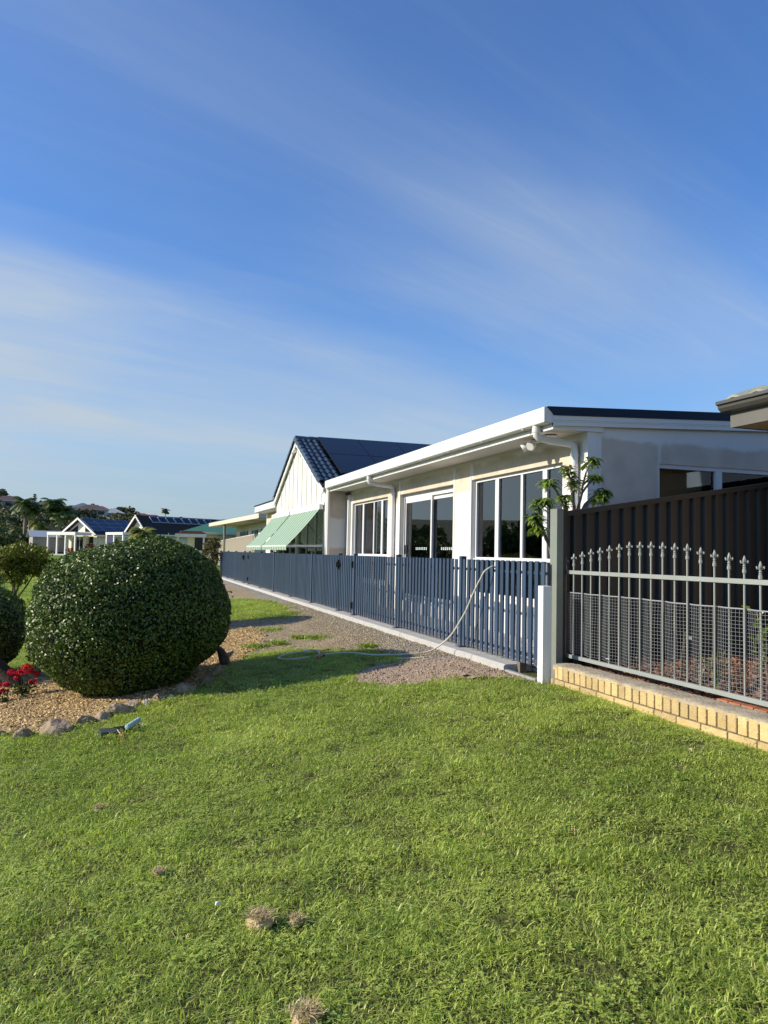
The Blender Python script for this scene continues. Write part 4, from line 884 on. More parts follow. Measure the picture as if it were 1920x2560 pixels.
MB().tube([s0 + d_ * .42, s0 + d_ * .5, s0 + d_ * .62, s0 + d_ * .75, s0 + d_ * .95, s1], [.005, .012, .009, .011, .013, .010], 10).build('handle', pmat('red_handle', (.62, .16, .13), .5, .1, 30), SD, True)
# ------------------------------------------------------------------ rocks, stump, flowers
def rock_mesh(seed, flat=.7):
    r_ = random.Random(seed); bm = _bm.new(); _bm.ops.create_icosphere(bm, subdivisions=3, radius=1)
    ks = [(Vector((r_.gauss(0, 1), r_.gauss(0, 1), r_.gauss(0, 1))).normalized(), r_.uniform(.55, .85)) for _ in range(7)]
    for v in bm.verts:
        p = v.co.copy()
        for n_, d in ks:
            q = p.dot(n_)
            if q > d: p -= n_ * (q - d)
        v.co = p * (1 + .05 * math.sin(p.x * 7 + seed) * math.sin(p.y * 6 + seed * 2) + .04 * math.sin(p.z * 11 + p.x * 9 + seed) + r_.uniform(-.012, .012)); v.co.z *= flat
    me = bpy.data.meshes.new('rock'); bm.to_mesh(me); bm.free(); me.materials.append(rockm); return me
palrock = pmat('pale_rock', (.45, .41, .34), .9, .2, 12, .6, 40)
rocks = [(-1.00, 7.40, .09, 'small dark edging rock at the far left of the bed'), (-.78, 7.24, .10, 'flat brown edging rock second from the left'), (-.52, 7.24, .155, 'long brown edging rock sunk in grass left of the tray'),
         (-.30, 7.42, .105, 'dark rounded boulder right above the black tray'), (-.16, 7.50, .105, 'tan boulder in the middle of the rock edging'), (-.01, 7.60, .13, 'largest brown pointed boulder at the front of the bush'),
         (.11, 7.78, .10, 'low brown rock just right of the largest boulder'), (.225, 7.78, .05, 'small upright pale stone in the rock edging'), (.36, 7.94, .09, 'flat tan rock right of the upright pale stone'),
         (.47, 7.96, .045, 'small pale flat stone at the grass tuft'), (.62, 8.20, .13, 'shaded brown rock under the right side of the bush'), (.86, 8.56, .10, 'shaded rock at the right end of the edging'), (1.02, 9.02, .09, 'dark rock between the bush and the old stump')]
for i_, (x, y, r_, lb) in enumerate(rocks):
    o = put('edging_rock', rock_mesh(i_ + 3), None, (x, y, gz(x, y) + r_ * .12), (.25 * math.sin(i_ * 2.1), .2 * math.cos(i_), i_ * 1.3), (r_ * (1.25 if i_ in (1, 2) else 1), r_ * .8, r_ * (1.35 if i_ in (5, 7) else .95)))
    if i_ in (7, 9): o.data.materials[0] = palrock
    tag(o, lb, 'rock', 'rocks edging the bed')
STU = thing('old_stump', 'weathered brown tree stump at the right edge of the bush', 'stump', (1.17, 9.55, -.3))
m_ = MB().tube([(1.19, 9.55, -.36), (1.17, 9.55, -.24), (1.13, 9.57, -.13), (1.07, 9.60, -.06)], [.10, .065, .05, .02], 9); m_.build('trunk', woodd, STU)
MB().tube([(1.16, 9.62, -.3), (1.22, 9.70, -.2), (1.30, 9.76, -.16)], [.05, .04, .015], 7).build('broken_root', barkl, STU)
LT = thing('leaning_trunk', 'thick dark leaning trunk at the left edge behind the red flowers', 'trunk', (-1.38, 10.2, -.58))
MB().tube([(-1.14, 10.0, -.62), (-1.22, 10.05, -.47), (-1.36, 10.1, -.34), (-1.50, 10.12, -.20), (-1.7, 10.2, .0)], [.11, .09, .075, .065, .05], 10).build('trunk', pmat('shaded_bark', (.035, .026, .018), .95, .3, 18, .8, 40), LT, True)  # near-black bark colour stands in for the shade on this trunk
def flower_plant(label, c, heads, k):
    t_ = thing('red_flower_plant', label, 'flower', (c[0], c[1], gz(c[0], c[1]) + .015), 'red flowering plants'); z0 = gz(c[0], c[1]) + .015
    P = [np.array([c[0] + rng.normal(0, .06), c[1] + rng.normal(0, .06), z0 + rng.uniform(.02, .13)]) for _ in range(45)]
    leaf_obj('leaves', leaves(P, [(0, 0, 1)] * 45, .075, .4, jitter=.5, droop=.4), treem, t_)
    for (dx, dy, dz, r_) in heads:
        h = Vector((c[0] + dx, c[1] + dy, z0 + dz)); MB().tube([(c[0], c[1], z0), (c[0] + dx * .6, c[1] + dy * .6, z0 + dz * .6), h], .005, 5).build('stem', shrub_stem, t_)
        u = sphere_pts(70); leaf_obj('flower_head', leaves(np.array(h) + u * r_ * rng.uniform(.55, 1, (70, 1)) * np.array([1, 1, .75]), u, .026, .8, jitter=.5), redm, t_)
shrub_stem = pmat('stem_green', (.09, .12, .04), .7, .1)
flower_plant('red flowering plant with several blooms beside the leaning trunk', (-1.03, 9.30), [(-.02, 0, .26, .055), (.03, .02, .31, .06), (.08, 0, .27, .04), (-.12, .02, .26, .045), (.10, .03, .15, .045), (-.06, -.03, .20, .03), (.13, .02, .24, .035)], 1)
flower_plant('red flowering plant cut off by the left edge of the photo', (-1.27, 9.12), [(.02, 0, .19, .05), (.06, 0, .12, .045), (-.04, 0, .13, .055), (.10, .02, .19, .035)], 2)

# ------------------------------------------------------------------ weeds and clods on path and lawn
def tuft(n, h, w, spread, lean=.5):
    V, F, r_ = [], [], []
    for _ in range(n):
        a_ = rng.uniform(0, 6.28); b_ = np.array([rng.normal(0, spread), rng.normal(0, spread), 0]); d = np.array([math.cos(a_), math.sin(a_), 0]); sd_ = np.array([-d[1], d[0], 0]); L = h * rng.uniform(.5, 1.2); ln = rng.uniform(.1, lean) * L; ww = w * rng.uniform(.7, 1.3); o = len(V); rr = rng.random()
        for t_, wf in ((0, .8), (.4, 1), (.75, .7), (1, .08)):
            p = b_ + d * ln * t_ ** 1.8 + np.array([0, 0, L * (t_ - .25 * (ln / L) * t_ ** 2)]); V += [p - sd_ * ww * wf / 2, p + sd_ * ww * wf / 2]; r_ += [rr] * 2
        F += [(o + 2 * i_, o + 2 * i_ + 1, o + 2 * i_ + 3, o + 2 * i_ + 2) for i_ in range(3)]
    return V, F, r_
weedm = leafmat('weed_leaf', (0.12, 0.21, 0.02), (0.48, 0.58, 0.11), 0.5, 0.35, .35)
grassm = leafmat('grass_blade', (0.115, 0.205, 0.020), (0.78, 0.83, 0.215), 0.42, 0.45, .45, inst=True)
drym = leafmat('dry_grass', (0.36, 0.26, 0.12), (0.78, 0.63, 0.36), 0.8, 0.2, .15)
clovm = leafmat('clover_leaf', (0.18, 0.29, 0.025), (0.64, 0.71, 0.16), 0.5, 0.3, .3, inst=True)
for i_, (x, y, r_, lb) in enumerate([(2.28, 12.39, .20, 'green weed tuft on the path in front of the long shadow'), (2.63, 10.8, .20, 'leafy green weed in the middle of the dirt path'), (2.05, 10.67, .13, 'small grass tuft between the wood chips and the dirt'), (1.75, 10.65, .17, 'grass tuft growing out of the wood chips'), (2.40, 11.0, .10, 'tiny weed left of the leafy path weed'), (2.95, 9.35, .10, 'shaded weed tuft by the gravel near the hose')]):
    V, F, rr = tuft(260, .062, .012, r_ * .55, 2.4); tag(put('weed', fast_mesh('weed', V, F, weedm, False, rr), None, (x, y, gz(x, y) + .008)), lb, 'weed', 'weeds on the path')
def clod(label, x, y, r_, seed):
    t_ = thing('dry_clod', label, 'dry grass', (x, y, gz(x, y)), 'dry clumps on the lawn'); me = rock_mesh(seed, .6); me.materials[0] = pmat('clod_straw', (.52, .39, .21), .95, .3, 40, .9, 90)
    put('lump', me, t_, (x, y, gz(x, y) + r_ * .3), (0, .3, seed), (r_, r_ * .75, r_ * 1.15))
    V, F, rr = tuft(260, r_ * .42, .0035, r_ * .38, 2.4); put('straw', fast_mesh('straw', V, F, drym, False, rr), t_, (x, y, gz(x, y) + r_ * .75))
for i_, (x, y, r_, lb) in enumerate([(.54, 3.06, .058, 'biggest straw coloured dry clump on the lower lawn'), (.68, 3.02, .035, 'small dry clump right of the biggest dry clump'), (.58, 2.40, .06, 'dry straw clump at the bottom edge of the photo'), (.19, 3.78, .035, 'small brown dry clump on the left lower lawn'), (-.10, 4.88, .035, 'small pale dry clump on the left lawn below the tray')]): clod(lb, x, y, r_, i_ + 40)
lf = put('fallen_leaf', fast_mesh('fallen_leaf', *(lambda d: (d[0], d[1]))(leaves([(3.17, 3.76, gz(3.17, 3.76) + .05)], [(0, 0, 1)], .09, .4, jitter=.1)), mat=drym, rnd=[.9] * 4)); tag(lf, 'single pale fallen leaf on the lawn near the brick wall', 'leaf')
pb = put('white_pebble', rock_mesh(77), None, (.40, 3.24, gz(.4, 3.24) + .045), (0, 0, 0), (.014, .012, .012)); pb.data.materials[0] = white; tag(pb, 'tiny white pebble left of the biggest dry clump', 'pebble')

# ------------------------------------------------------------------ trees of the middle distance
def tree(name, label, base, crowns, trunk_r, mat, per, size, asp=.6, group=None, cat='tree', tmat=woodd, sub=5, inner=True):
    t_ = thing(name, label, cat, base, group)
    for c, r in crowns:
        MB().tube([base, ((base[0] + c[0]) / 2 + .05, (base[1] + c[1]) / 2, (base[2] + c[2]) / 2), c], [trunk_r, trunk_r * .8, trunk_r * .4], 7).build('trunk', tmat, t_)
    cl_ = []
    for c, r in crowns:
        r = np.array(r if hasattr(r, '__len__') else (r, r, r)); 
        for u in sphere_pts(sub * 4): cl_.append((np.array(c) + u * r * rng.uniform(.45, .72), r * rng.uniform(.30, .45)))
    leaf_obj('crown', clump_cloud(cl_, per, size, asp, jitter=.7), mat, t_); return t_
CT = tree('cloud_pruned_tree', 'yellow green cloud pruned tree on the left lawn', (-3.06, 24.1, g(-3.06, 24.1)), [((-2.72, 24.1, .84), (.92, .8, .50)), ((-3.0, 24.0, .26), (.42, .34, .34)), ((-2.40, 24.2, .55), (.5, .4, .32)), ((-3.1, 24.1, .62), (.5, .4, .34))], .03, yelm, 2600, .075)
tree('dark_shrub', 'tall dark shrub behind the cloud pruned tree at the left edge', (-6.0, 42.0, g(-6, 42)), [((-6.1, 42, 1.3), (1.25, 1.1, 1.0)), ((-5.5, 42, .7), (.9, .9, .7))], .1, treem, 500, .14)
tree('feathery_shrub', 'feathery leaved shrub above the dark bush at the left edge', (-2.02, 12.9, g(-2, 12.9)), [((-2.0, 12.9, .45), (.33, .3, .26))], .03, palmm, 1500, .13, .16)
tree('low_hedge_shrub', 'small yellow green shrub low between the two clipped bushes', (-1.02, 10.6, g(-1, 10.6)), [((-1.0, 10.6, -.25), (.16, .16, .26))], .02, yelm, 2500, .05)
def palm(name, label, base, h, fr, nf, group, mat=palmm, droop=1.0, lean=0.0, tr=.16, w=.05):
    t_ = thing(name, label, 'palm', base, group); top = Vector((base[0] + lean, base[1], base[2] + h))
    MB().tube([base, (base[0] + lean * .4, base[1], base[2] + h * .5), top], [tr, tr * .8, tr * .7], 7).build('trunk', barkl, t_)
    V, F, rr = [], [], []
    for i_ in range(nf):
        a_ = 6.283 * i_ / nf + rng.uniform(-.2, .2); el = rng.uniform(-.1, 1.1); d = np.array([math.cos(a_) * math.cos(el), math.sin(a_) * math.cos(el), math.sin(el)]); p = np.array(top); L = fr * rng.uniform(.8, 1.1); r_ = rng.random(); sd_ = np.array([-math.sin(a_), math.cos(a_), 0])
        for j in range(14):
            q = p + d * L / 14
            for s_ in (-1, 1):
                l_ = fr * .30 * math.sin(math.pi * (j + 1.2) / 16) + .03; o = len(V); tip = (p + q) / 2 + sd_ * s_ * l_ + d * l_ * .5 + np.array([0, 0, -l_ * .45])
                V += [p, q, tip + d * w, tip - d * w]; F.append((o, o + 1, o + 2, o + 3)); rr += [r_] * 4
            p = q; d = d + np.array([0, 0, -.13 * droop]); d /= np.linalg.norm(d)
    put('crown', fast_mesh('crown', np.array(V) - np.array(base), F, mat, False, rr), t_, base); return t_
palm('tall_palm', 'leftmost tall palm with a bushy crown behind the grey shed roof', (-15.2, 131, .4), 7.3, 2.6, 26, 'tall palms behind the houses', tr=.28, w=.06)
palm('tall_palm', 'thin palm close beside the leftmost tall palm', (-14.6, 131.6, .4), 6.6, 2.2, 22, 'tall palms behind the houses', tr=.22, w=.06)
palm('tall_palm', 'tall palm standing left above the gable with solar panels', (-11.3, 130, .4), 7.5, 2.4, 26, 'tall palms behind the houses', tr=.25, w=.06)
palm('tall_palm', 'shorter palm right beside the one above the solar gable', (-10.2, 129.5, .4), 5.9, 2.2, 24, 'tall palms behind the houses', tr=.25, w=.06)
palm('tall_palm', 'palm touching the left roof slope of the solar gable', (-9.0, 129.5, .4), 6.2, 2.3, 24, 'tall palms behind the houses', tr=.22, w=.06)
palm('yellow_palm', 'low yellowish palm behind the grey shed', (-12.3, 122, .4), 4.1, 1.9, 24, None, yelm, 1.3, tr=.2, w=.06)
palm('golden_cane_palm', 'golden cane palm above the big bush before the dark roof', (1.05, 56, .2), 2.0, 1.15, 26, 'golden cane palms', yelm, .9, tr=.06, w=.05)
palm('golden_cane_palm', 'golden cane palm right of the first one above the bush', (2.1, 55.5, .2), 1.55, .95, 24, 'golden cane palms', yelm, 1.1, tr=.06, w=.05)
tree('red_leaf_shrub', 'dark red leaved shrub beside the patio posts of the solar house', (-2.9, 72, .4), [((-2.9, 72, 1.0), (1.0, .9, .55))], .05, leafmat('red_leaf', (.09, .02, .02), (.24, .07, .06), .5, .3, .2), 350, .17)
tree('creeper_shrub', 'brownish creeper shrub climbing at the far end of the slat fence', (3.35, 32.4, -.05), [((3.35, 32.4, 1.15), (.52, .5, .62)), ((3.2, 32.3, .35), (.42, .4, .5))], .06, leafmat('creeper_leaf', (.035, .045, .012), (.17, .14, .05), .5, .3, .2), 900, .11)

# ------------------------------------------------------------------ background houses
def lput(mb, name, mat, par, smooth=False):
    o = bpy.data.objects.new(name, mb.mesh(name, mat, smooth)); COL.objects.link(o); o.parent = par; return o
def hthing(name, label, loc, ang, group=None):
    o = thing(name, label, 'house', loc, group); o.rotation_euler.z = R(ang); return o
bwhite = pmat('house_cream', (.78, .73, .58), .7, .04); bshade = pmat('house_white', (.72, .71, .68), .6, .04); dkroof = pmat('dark_brown_roof', (.032, .025, .022), .7, .2, 3); pgreen = pmat('green_roof', (.055, .17, .105), .5, .1, 3); rtile = pmat('red_tile', (.26, .085, .05), .8, .2, 2); gryroof = pmat('grey_roof', (.36, .38, .40), .4, .06, 3); dkwin = pmat('dark_opening', (.012, .012, .014), .2, .1)
redbrick = pmat('red_brick', (.33, .11, .06), .85, .15, 8)
def gable_house(h, L, hw, ez, rz, wallm, roofm, ov=.6, x0=0.0):
    """ridge along local +x, gable at x0"""
    lput(MB().prism([(-hw, 0), (hw, 0), (hw, ez), (0, rz - .1), (-hw, ez)], 'x', x0, x0 + L), 'wall', wallm, h)
    sl = (rz - ez) / hw; e = hw + ov
    roof = None
    for s_ in (-1, 1):
        V = [(x, s_ * y, z) for x in (x0 - .65, x0 + L + .5) for y, z in ((0, rz), (e, rz - sl * e), (e, rz - sl * e - .16), (0, rz - .16))]
        roof = lput(MB().add(V, [(0, 1, 5, 4), (1, 2, 6, 5), (2, 3, 7, 6), (3, 0, 4, 7), (0, 3, 2, 1), (4, 5, 6, 7)]), 'roof', roofm, h)
        V = [(x0 - .71 + dx, s_ * y, z) for dx in (0, .058) for y, z in ((0, rz + .03), (e + .02, rz - sl * e + .03), (e + .02, rz - sl * e - .24), (0, rz - .26))]
        lput(MB().add(V, [(0, 1, 2, 3), (7, 6, 5, 4), (0, 4, 5, 1), (1, 5, 6, 2), (2, 6, 7, 3), (3, 7, 4, 0)]), 'barge_board', bshade, h)
    lput(MB().box(x0 - 1.0, x0 + L + .4, -e - .1, -e + .02, rz - sl * e - .2, rz - sl * e - .02), 'gutter', bshade, h)
    return sl
def roof_panels(h, sl, rz, x0, nx, rows, w, d, off, mat_frame, gap=.03):
    c_, s_ = math.cos(math.atan(sl)), math.sin(math.atan(sl))
    for r_ in range(rows):
        for i_ in range(nx):
            a0 = off + r_ * (d + gap); x = x0 + i_ * (w + gap)
            V = [(x + u, -(a0 + v) * c_ - s_ * hh, rz - (a0 + v) * s_ + c_ * hh) for hh in (.05, .10) for u, v in ((0, 0), (w, 0), (w, d), (0, d))]
            o = lput(MB().add(V, [(0, 1, 2, 3), (7, 6, 5, 4), (0, 4, 5, 1), (1, 5, 6, 2), (2, 6, 7, 3), (3, 7, 4, 0)]), 'solar_panel', mat_frame, h)
            V = [(x + u, -(a0 + v) * c_ - s_ * .103, rz - (a0 + v) * s_ + c_ * .103) for u, v in ((.04, .04), (w - .04, .04), (w - .04, d - .04), (.04, d - .04))]
            lput(MB().add(V, [(3, 2, 1, 0)]), 'cell_face', bluecell, o)
bluecell = pmat('solar_blue', (.010, .016, .040), .15, .15, 1, spec=.6); frm = pmat('solar_frame', (.35, .38, .42), .3, .05, metal=.6)
HA = hthing('solar_gable_house', 'white gable house with a blue solar panel roof and patio', (-5.75, 108.2, .15), 40)
sl_ = gable_house(HA, 14, 3.1, 2.99, 4.85, bwhite, dkroof, .6)
roof_panels(HA, sl_, 4.85, -.5, 6, 3, 1.75, 1.05, .25, frm)
lput(MB().box(-3.2, -.75, -3.0, 2.7, 2.5, 2.88), 'patio_roof', bshade, HA)
for y in (-2.9, -1.0, .7, 2.6): lput(MB().box(-3.15, -2.98, y - .1, y + .1, 0, 2.5), 'patio_post', bshade, HA)
for y in (-1.3, 1.6):
    lput(MB().box(-.5, -.1, y - .28, y + .28, .85, 2.49), 'pier', bwhite, HA); lput(MB().box(-.55, -.08, y - .32, y + .32, 0, .84), 'pier_base', redbrick, HA)
for y0, y1 in ((-2.4, -1.7), (-.9, .2), (.4, 1.2), (1.95, 2.45)): lput(MB().box(-.06, -.01, y0, y1, .1, 2.4), 'window', dkwin, HA)
for s_ in (-1, 1): lput(MB().prism([(s_ * .75, 3.0), (s_ * 2.3, 3.0), (s_ * .75, 3.85)], 'x', -.05, -.01), 'gable_window', dkwin, HA)
for x0_ in (2.0, 5.0): lput(MB().box(x0_, x0_ + 1.2, -3.15, -3.11, .9, 2.2), 'window', dkwin, HA)
lput(MB().box(-3.6, 0, -3.0, 4.0, -.3, .06), 'patio_slab', concm, HA)
HB = hthing('strip_solar_house', 'cream gable house with dark roof and one row of solar panels', (1.35, 95.2, .1), 30)
sl_ = gable_house(HB, 16, 2.1, 3.15, 4.95, bwhite, dkroof, .5)
roof_panels(HB, sl_, 4.95, 1.0, 8, 1, 1.0, 1.05, .28, alum, .10)
for j in range(10):
    a0 = .3 * (j + 1); c_, s_ = math.cos(math.atan(sl_)), math.sin(math.atan(sl_)); V = [(x, -a0 * c_ - s_ * hh - dd * c_, 4.95 - a0 * s_ + c_ * hh - dd * s_) for x in (-1.05, 16.4) for hh, dd in ((0.004, -.02), (.035, .0), (.004, .03))]
    lput(MB().add(V, [(0, 1, 4, 3), (1, 2, 5, 4), (0, 2, 1), (3, 4, 5)]), 'roof_batten', dkroof, HB)
lput(MB().box(-2.7, -.75, -.9, 3.0, 2.55, 2.85), 'patio_roof', bshade, HB)
for y in (-.8, 1.2, 2.9): lput(MB().box(-2.65, -2.48, y - .1, y + .1, -.1, 2.55), 'patio_post', bshade, HB)
lput(MB().box(-2.56, -2.52, 1.5, 2.7, .3, 2.5), 'blue_blind', pmat('blue_blind', (.02, .03, .09), .7, .1), HB)
for y0, y1 in ((-1.6, -.4), (-.2, 1.0)): lput(MB().box(-.06, -.01, y0, y1, .6, 2.4), 'window', dkwin, HB)
lput(MB().prism([(-.5, 3.2), (-1.7, 3.2), (-.5, 3.9)], 'x', -.05, -.01), 'gable_window', dkwin, HB)
def hip_house(h, L, Wd, ez, rz, wallm, roofm, ov=.5, fas=bshade, wins=3):
    lput(MB().box(0, L, -Wd / 2, Wd / 2, 0, ez), 'wall', wallm, h); a, b_ = -ov, L + ov; w_ = Wd / 2 + ov; k = min(w_, (L + 2 * ov) / 2 - .05)
    V = [(a, -w_, ez), (b_, -w_, ez), (b_, w_, ez), (a, w_, ez), (a + k, 0, rz), (b_ - k, 0, rz)]
    lput(MB().add(V, [(0, 1, 5, 4), (1, 2, 5), (2, 3, 4, 5), (3, 0, 4), (3, 2, 1, 0)]), 'roof', roofm, h)
    lput(MB().box(a - .06, b_ + .06, -w_ - .06, -w_ - .005, ez - .16, ez + .03).box(a - .06, a - .005, -w_, w_, ez - .16, ez + .03), 'gutter', fas, h)
    for i_ in range(wins):
        x = L * (i_ + .5) / wins; lput(MB().box(x - L * .1, x + L * .1, -Wd / 2 - .03, -Wd / 2 - .01, ez * .38, ez * .8), 'window', dkwin, h)
HC = hthing('green_roof_house', 'cream house with a green tiled hip roof', (4.55, 62.2, .2), -6)
hip_house(HC, 8, 5, 2.25, 3.35, bwhite, pgreen, .5, pmat('pale_green_trim', (.55, .62, .50), .5, .05))
lput(MB().box(-.9, 1.4, -3.1, -1.5, 1.86, 2.08), 'porch_roof', bshade, HC); lput(MB().prism([(-.9, 2.085), (1.4, 2.085), (1.0, 2.3), (-.3, 2.3)], 'y', -3.1, -1.5), 'porch_tiles', rtile, HC)
for x in (-.7, 1.2): lput(MB().box(x - .07, x + .07, -3.0, -2.86, 0, 1.86), 'porch_post', bshade, HC)
HD = thing('beige_eave_house', 'house with a wide beige eave beyond the cream fence', 'house', (6, 40, 0))
bge = pmat('beige_fascia', (.62, .55, .44), .5, .05)
V = [(6.3, 39.2, 2.78), (5.5, 56.3, 2.78), (12, 56.3, 2.78), (12, 39.2, 2.78)]; P_ = V + [(a, b_, 3.02) for a, b_, _ in V]
MB().add(P_, [(0, 1, 2, 3), (7, 6, 5, 4), (0, 4, 5, 1), (1, 5, 6, 2), (2, 6, 7, 3), (3, 7, 4, 0)]).build('eave_roof', bge, HD)
MB().add([(6.35, 39.3, 2.776), (5.57, 56.2, 2.776), (11.9, 56.2, 2.776), (11.9, 39.3, 2.776)], [(0, 1, 2, 3)]).build('soffit', soffm, HD)
MB().box(7.3, 11.5, 40.4, 55, -.2, 2.77).build('wall', bwhite, HD)
MB().prism([(6.5, 3.022), (11.8, 3.022), (11.8, 3.7)], 'y', 39.5, 56).build('roof_tiles', pgreen, HD)
for y0, y1 in ((41.4, 44.4), (45.4, 47.7), (49.4, 52.9)):
    w_ = MB().box(7.26, 7.29, y0, y1, 1.0, 2.35).build('window', dkwin, HD); MB().box(7.22, 7.26, y0, y1, 2.35, 2.42).box(7.22, 7.26, y0, y1, .94, 1.0).box(7.22, 7.26, (y0 + y1) / 2 - .05, (y0 + y1) / 2 + .05, 1.0, 2.35).build('frame', alum, w_)
MB().tube([(6.0, 51, .0), (6.0, 51, 2.78)], .08, 8).build('post', postm, HD)
MB().tube([(7.2, 40.8, 2.0), (7.2, 40.8, 2.3), (7.22, 40.7, 1.85)], [.10, .05, .03], 8).build('wall_ornament', redbrick, HD)
CF = thing('cream_fence', 'cream ribbed steel fence behind the far end of the slat fence', 'fence', (4.4, 33, 0))
crm = pmat('cream_steel', (.60, .52, .42), .5, .05)
cA, cB = Vector((5.1, 32.6, 0)), Vector((6.7, 61, 0)); cu = (cB - cA).normalized(); cn = Vector((-cu.y, cu.x, 0)); clen = (cB - cA).length
CF.location = cA; WL[CF.name] = cA.copy()
n_ = int(clen / .78)
for k_ in range(n_):
    s0_ = k_ * clen / n_; wd_ = clen / n_; V = []
    for f_, o_ in ((0, 0), (.18, 0), (.21, .08), (.29, .08), (.32, 0), (.68, 0), (.71, .08), (.79, .08), (.82, 0), (1, 0)):
        p = cA + cu * (s0_ + f_ * wd_) + cn * o_; V += [(p.x, p.y, -.1), (p.x, p.y, 1.78)]
    MB().add(V, [(2 * i_, 2 * i_ + 2, 2 * i_ + 3, 2 * i_ + 1) for i_ in range(9)]).build('sheet', crm, CF)
MB().bar(cA + Vector((0, 0, 1.79)), cB + Vector((0, 0, 1.79)), .07, .05).build('top_rail', crm, CF)
MB().bar(cA + Vector((.04, 0, 1.785)), Vector((9, 32.6, 1.785)), .07, .05).build('side_rail', crm, CF); MB().box(5.14, 9, 32.58, 32.60, -.1, 1.76).build('side_sheet', crm, CF)
SH = hthing('grey_shed', 'low shed with a pale grey metal roof behind the cloud pruned tree', (-12.2, 112, .4), 12)
lput(MB().prism([(-2.2, 0), (2.2, 0), (2.2, 2.0), (0, 2.75), (-2.2, 2.0)], 'x', 0, 4.5), 'wall', pmat('shed_wall', (.30, .28, .27), .7, .1), SH)
for s_ in (-1, 1): lput(MB().add([(x, s_ * y, z) for x in (-.4, 5) for y, z in ((0, 2.85), (2.5, 2.0), (2.5, 1.94), (0, 2.79))], [(0, 1, 5, 4), (1, 2, 6, 5), (2, 3, 7, 6), (3, 0, 4, 7), (0, 3, 2, 1), (4, 5, 6, 7)]), 'roof', gryroof, SH)

# ------------------------------------------------------------------ hill with houses and trees
def hh_az(az):
    xs_ = [-70, -45, -30, -12, -8.2, -5.7, -3.1, -.5, 2, 4.5, 7, 12, 25, 60]; hs_ = [6, 12, 17, 18, 17.6, 16, 15.5, 13.2, 11, 8.5, 6, 4, 2, 1]
    return float(np.interp(az, xs_, hs_))
def hill_z(x, y):
    d = math.hypot(x, y); az = math.degrees(math.atan2(x, y)); h = hh_az(az)
    return .36 + h * sm(150, 380, d) + .8 * math.sin(x * .05) * math.sin(y * .037) * sm(180, 260, d) - 8 * sm(460, 800, d)
V, F = grid(list(np.arange(-420, 260, 9)), list(np.arange(140, 800, 9)), lambda x, y: hill_z(x, y) - .05)
tag(put('hill', fast_mesh('hill', V, F, pmat('hill_ground', (.045, .060, .025), .95, .3, .05, .0, col2=(.10, .10, .05)), True)), kind='structure')
def pol(az, d): a = R(az); x, y = d * math.sin(a), d * math.cos(a); return x, y, hill_z(x, y)
def azpx(px): return 18.39 + math.degrees(math.atan((px - 960) / 1922))
hw_ = [pmat('hillhouse_%d' % i_, c_, .8, .05) for i_, c_ in enumerate([(.36, .22, .15), (.55, .52, .46), (.30, .34, .40), (.45, .36, .26), (.60, .58, .55)])]
brn = pmat('brown_tile', (.11, .075, .06), .8, .2, 1); bgr = pmat('blue_grey_roof', (.14, .17, .21), .5, .1, 1)
hs_list = [(30, 352, 12, rtile, hw_[1], 'red roofed hill house at the far left of the skyline'), (52, 372, 13, brn, hw_[0], 'dark brown roofed hill house right of the leftmost red roof'), (22, 318, 12, brn, hw_[2], 'blue walled hill house low at the far left'),
           (92, 374, 12, brn, hw_[0], 'brown roofed hill house below the tall pine'), (110, 300, 9, brn, hw_[3], 'brown hill house above the tall palms'), (178, 372, 9, brn, hw_[0], 'brown pyramid roofed hill house on the skyline'), (205, 330, 8, bgr, hw_[4], 'small white walled hill house above the solar roof'),
           (235, 350, 13, rtile, hw_[0], 'wide red roofed hill house in the middle of the skyline'), (228, 318, 11, brn, hw_[1], 'brown roofed house just below the wide red roof'), (284, 330, 8, gryroof, hw_[4], 'small white house right of the wide red roof'), (352, 362, 10, rtile, hw_[3], 'red tiled hill house left above the dark roof ridge'), (378, 366, 11, rtile, hw_[0], 'red tiled hill house right above the dark roof ridge'), (368, 372, 8, brn, hw_[1], 'brown roof between the two red roofs on the ridge'), (308, 140, 11, bgr, hw_[2], 'blue grey hip roof between the two gable houses')]
for px_, d, L, rf_, wl, lb in hs_list:
    x, y, z = pol(azpx(px_), d); L_ = L; h = hthing('hill_house', lb, (x - L_ / 2 * .95, y, z - .3), -azpx(px_) + random.uniform(-12, 12), 'houses on the hill')
    if d < 200: h.location.z = .3; hip_house(h, L_, 7, 2.5, 4.3, wl, rf_, .5, bshade, 2)
    else: hip_house(h, L_, 7, 3.0, 5.0, wl, rf_, .6, bshade, 3)
# individual skyline trees
def far_tree(lb, px_, d, h, r, name='skyline_tree', mat=farm):
    x, y, z = pol(azpx(px_), d); return tree(name, lb, (x, y, z - .3), [((x, y, z + h), (r, r, h * .62))], .25, mat, 26, .9, .7, 'trees on the skyline', sub=4)
for px_, d, h, r, lb in [(3, 380, 5.5, 3.5, 'dark round tree at the very left of the skyline'), (14, 385, 4.2, 2.8, 'round tree right of the leftmost skyline pine'), (215, 384, 3.2, 2.6, 'dark skyline tree left of the wide red roof'), (232, 388, 4.4, 2.0, 'flat topped tree above the wide red roof'), (284, 384, 4.2, 2.2, 'upright tree on the skyline right of the red roof'), (304, 372, 4.4, 3.4, 'big dark tree right of the small white hill house'), (326, 350, 4.2, 2.6, 'round dark tree above the cream gable'), (344, 372, 3.6, 2.2, 'small round tree left of the two red tiled roofs'), (412, 300, 3.6, 3.4, 'dark low tree under the lone skyline palm'), (448, 290, 4.4, 3.2, 'broad dark tree right of the lone skyline palm'), (464, 280, 4.0, 3.0, 'dark tree left of the roofline palms')]: far_tree(lb, px_, d, h, r)
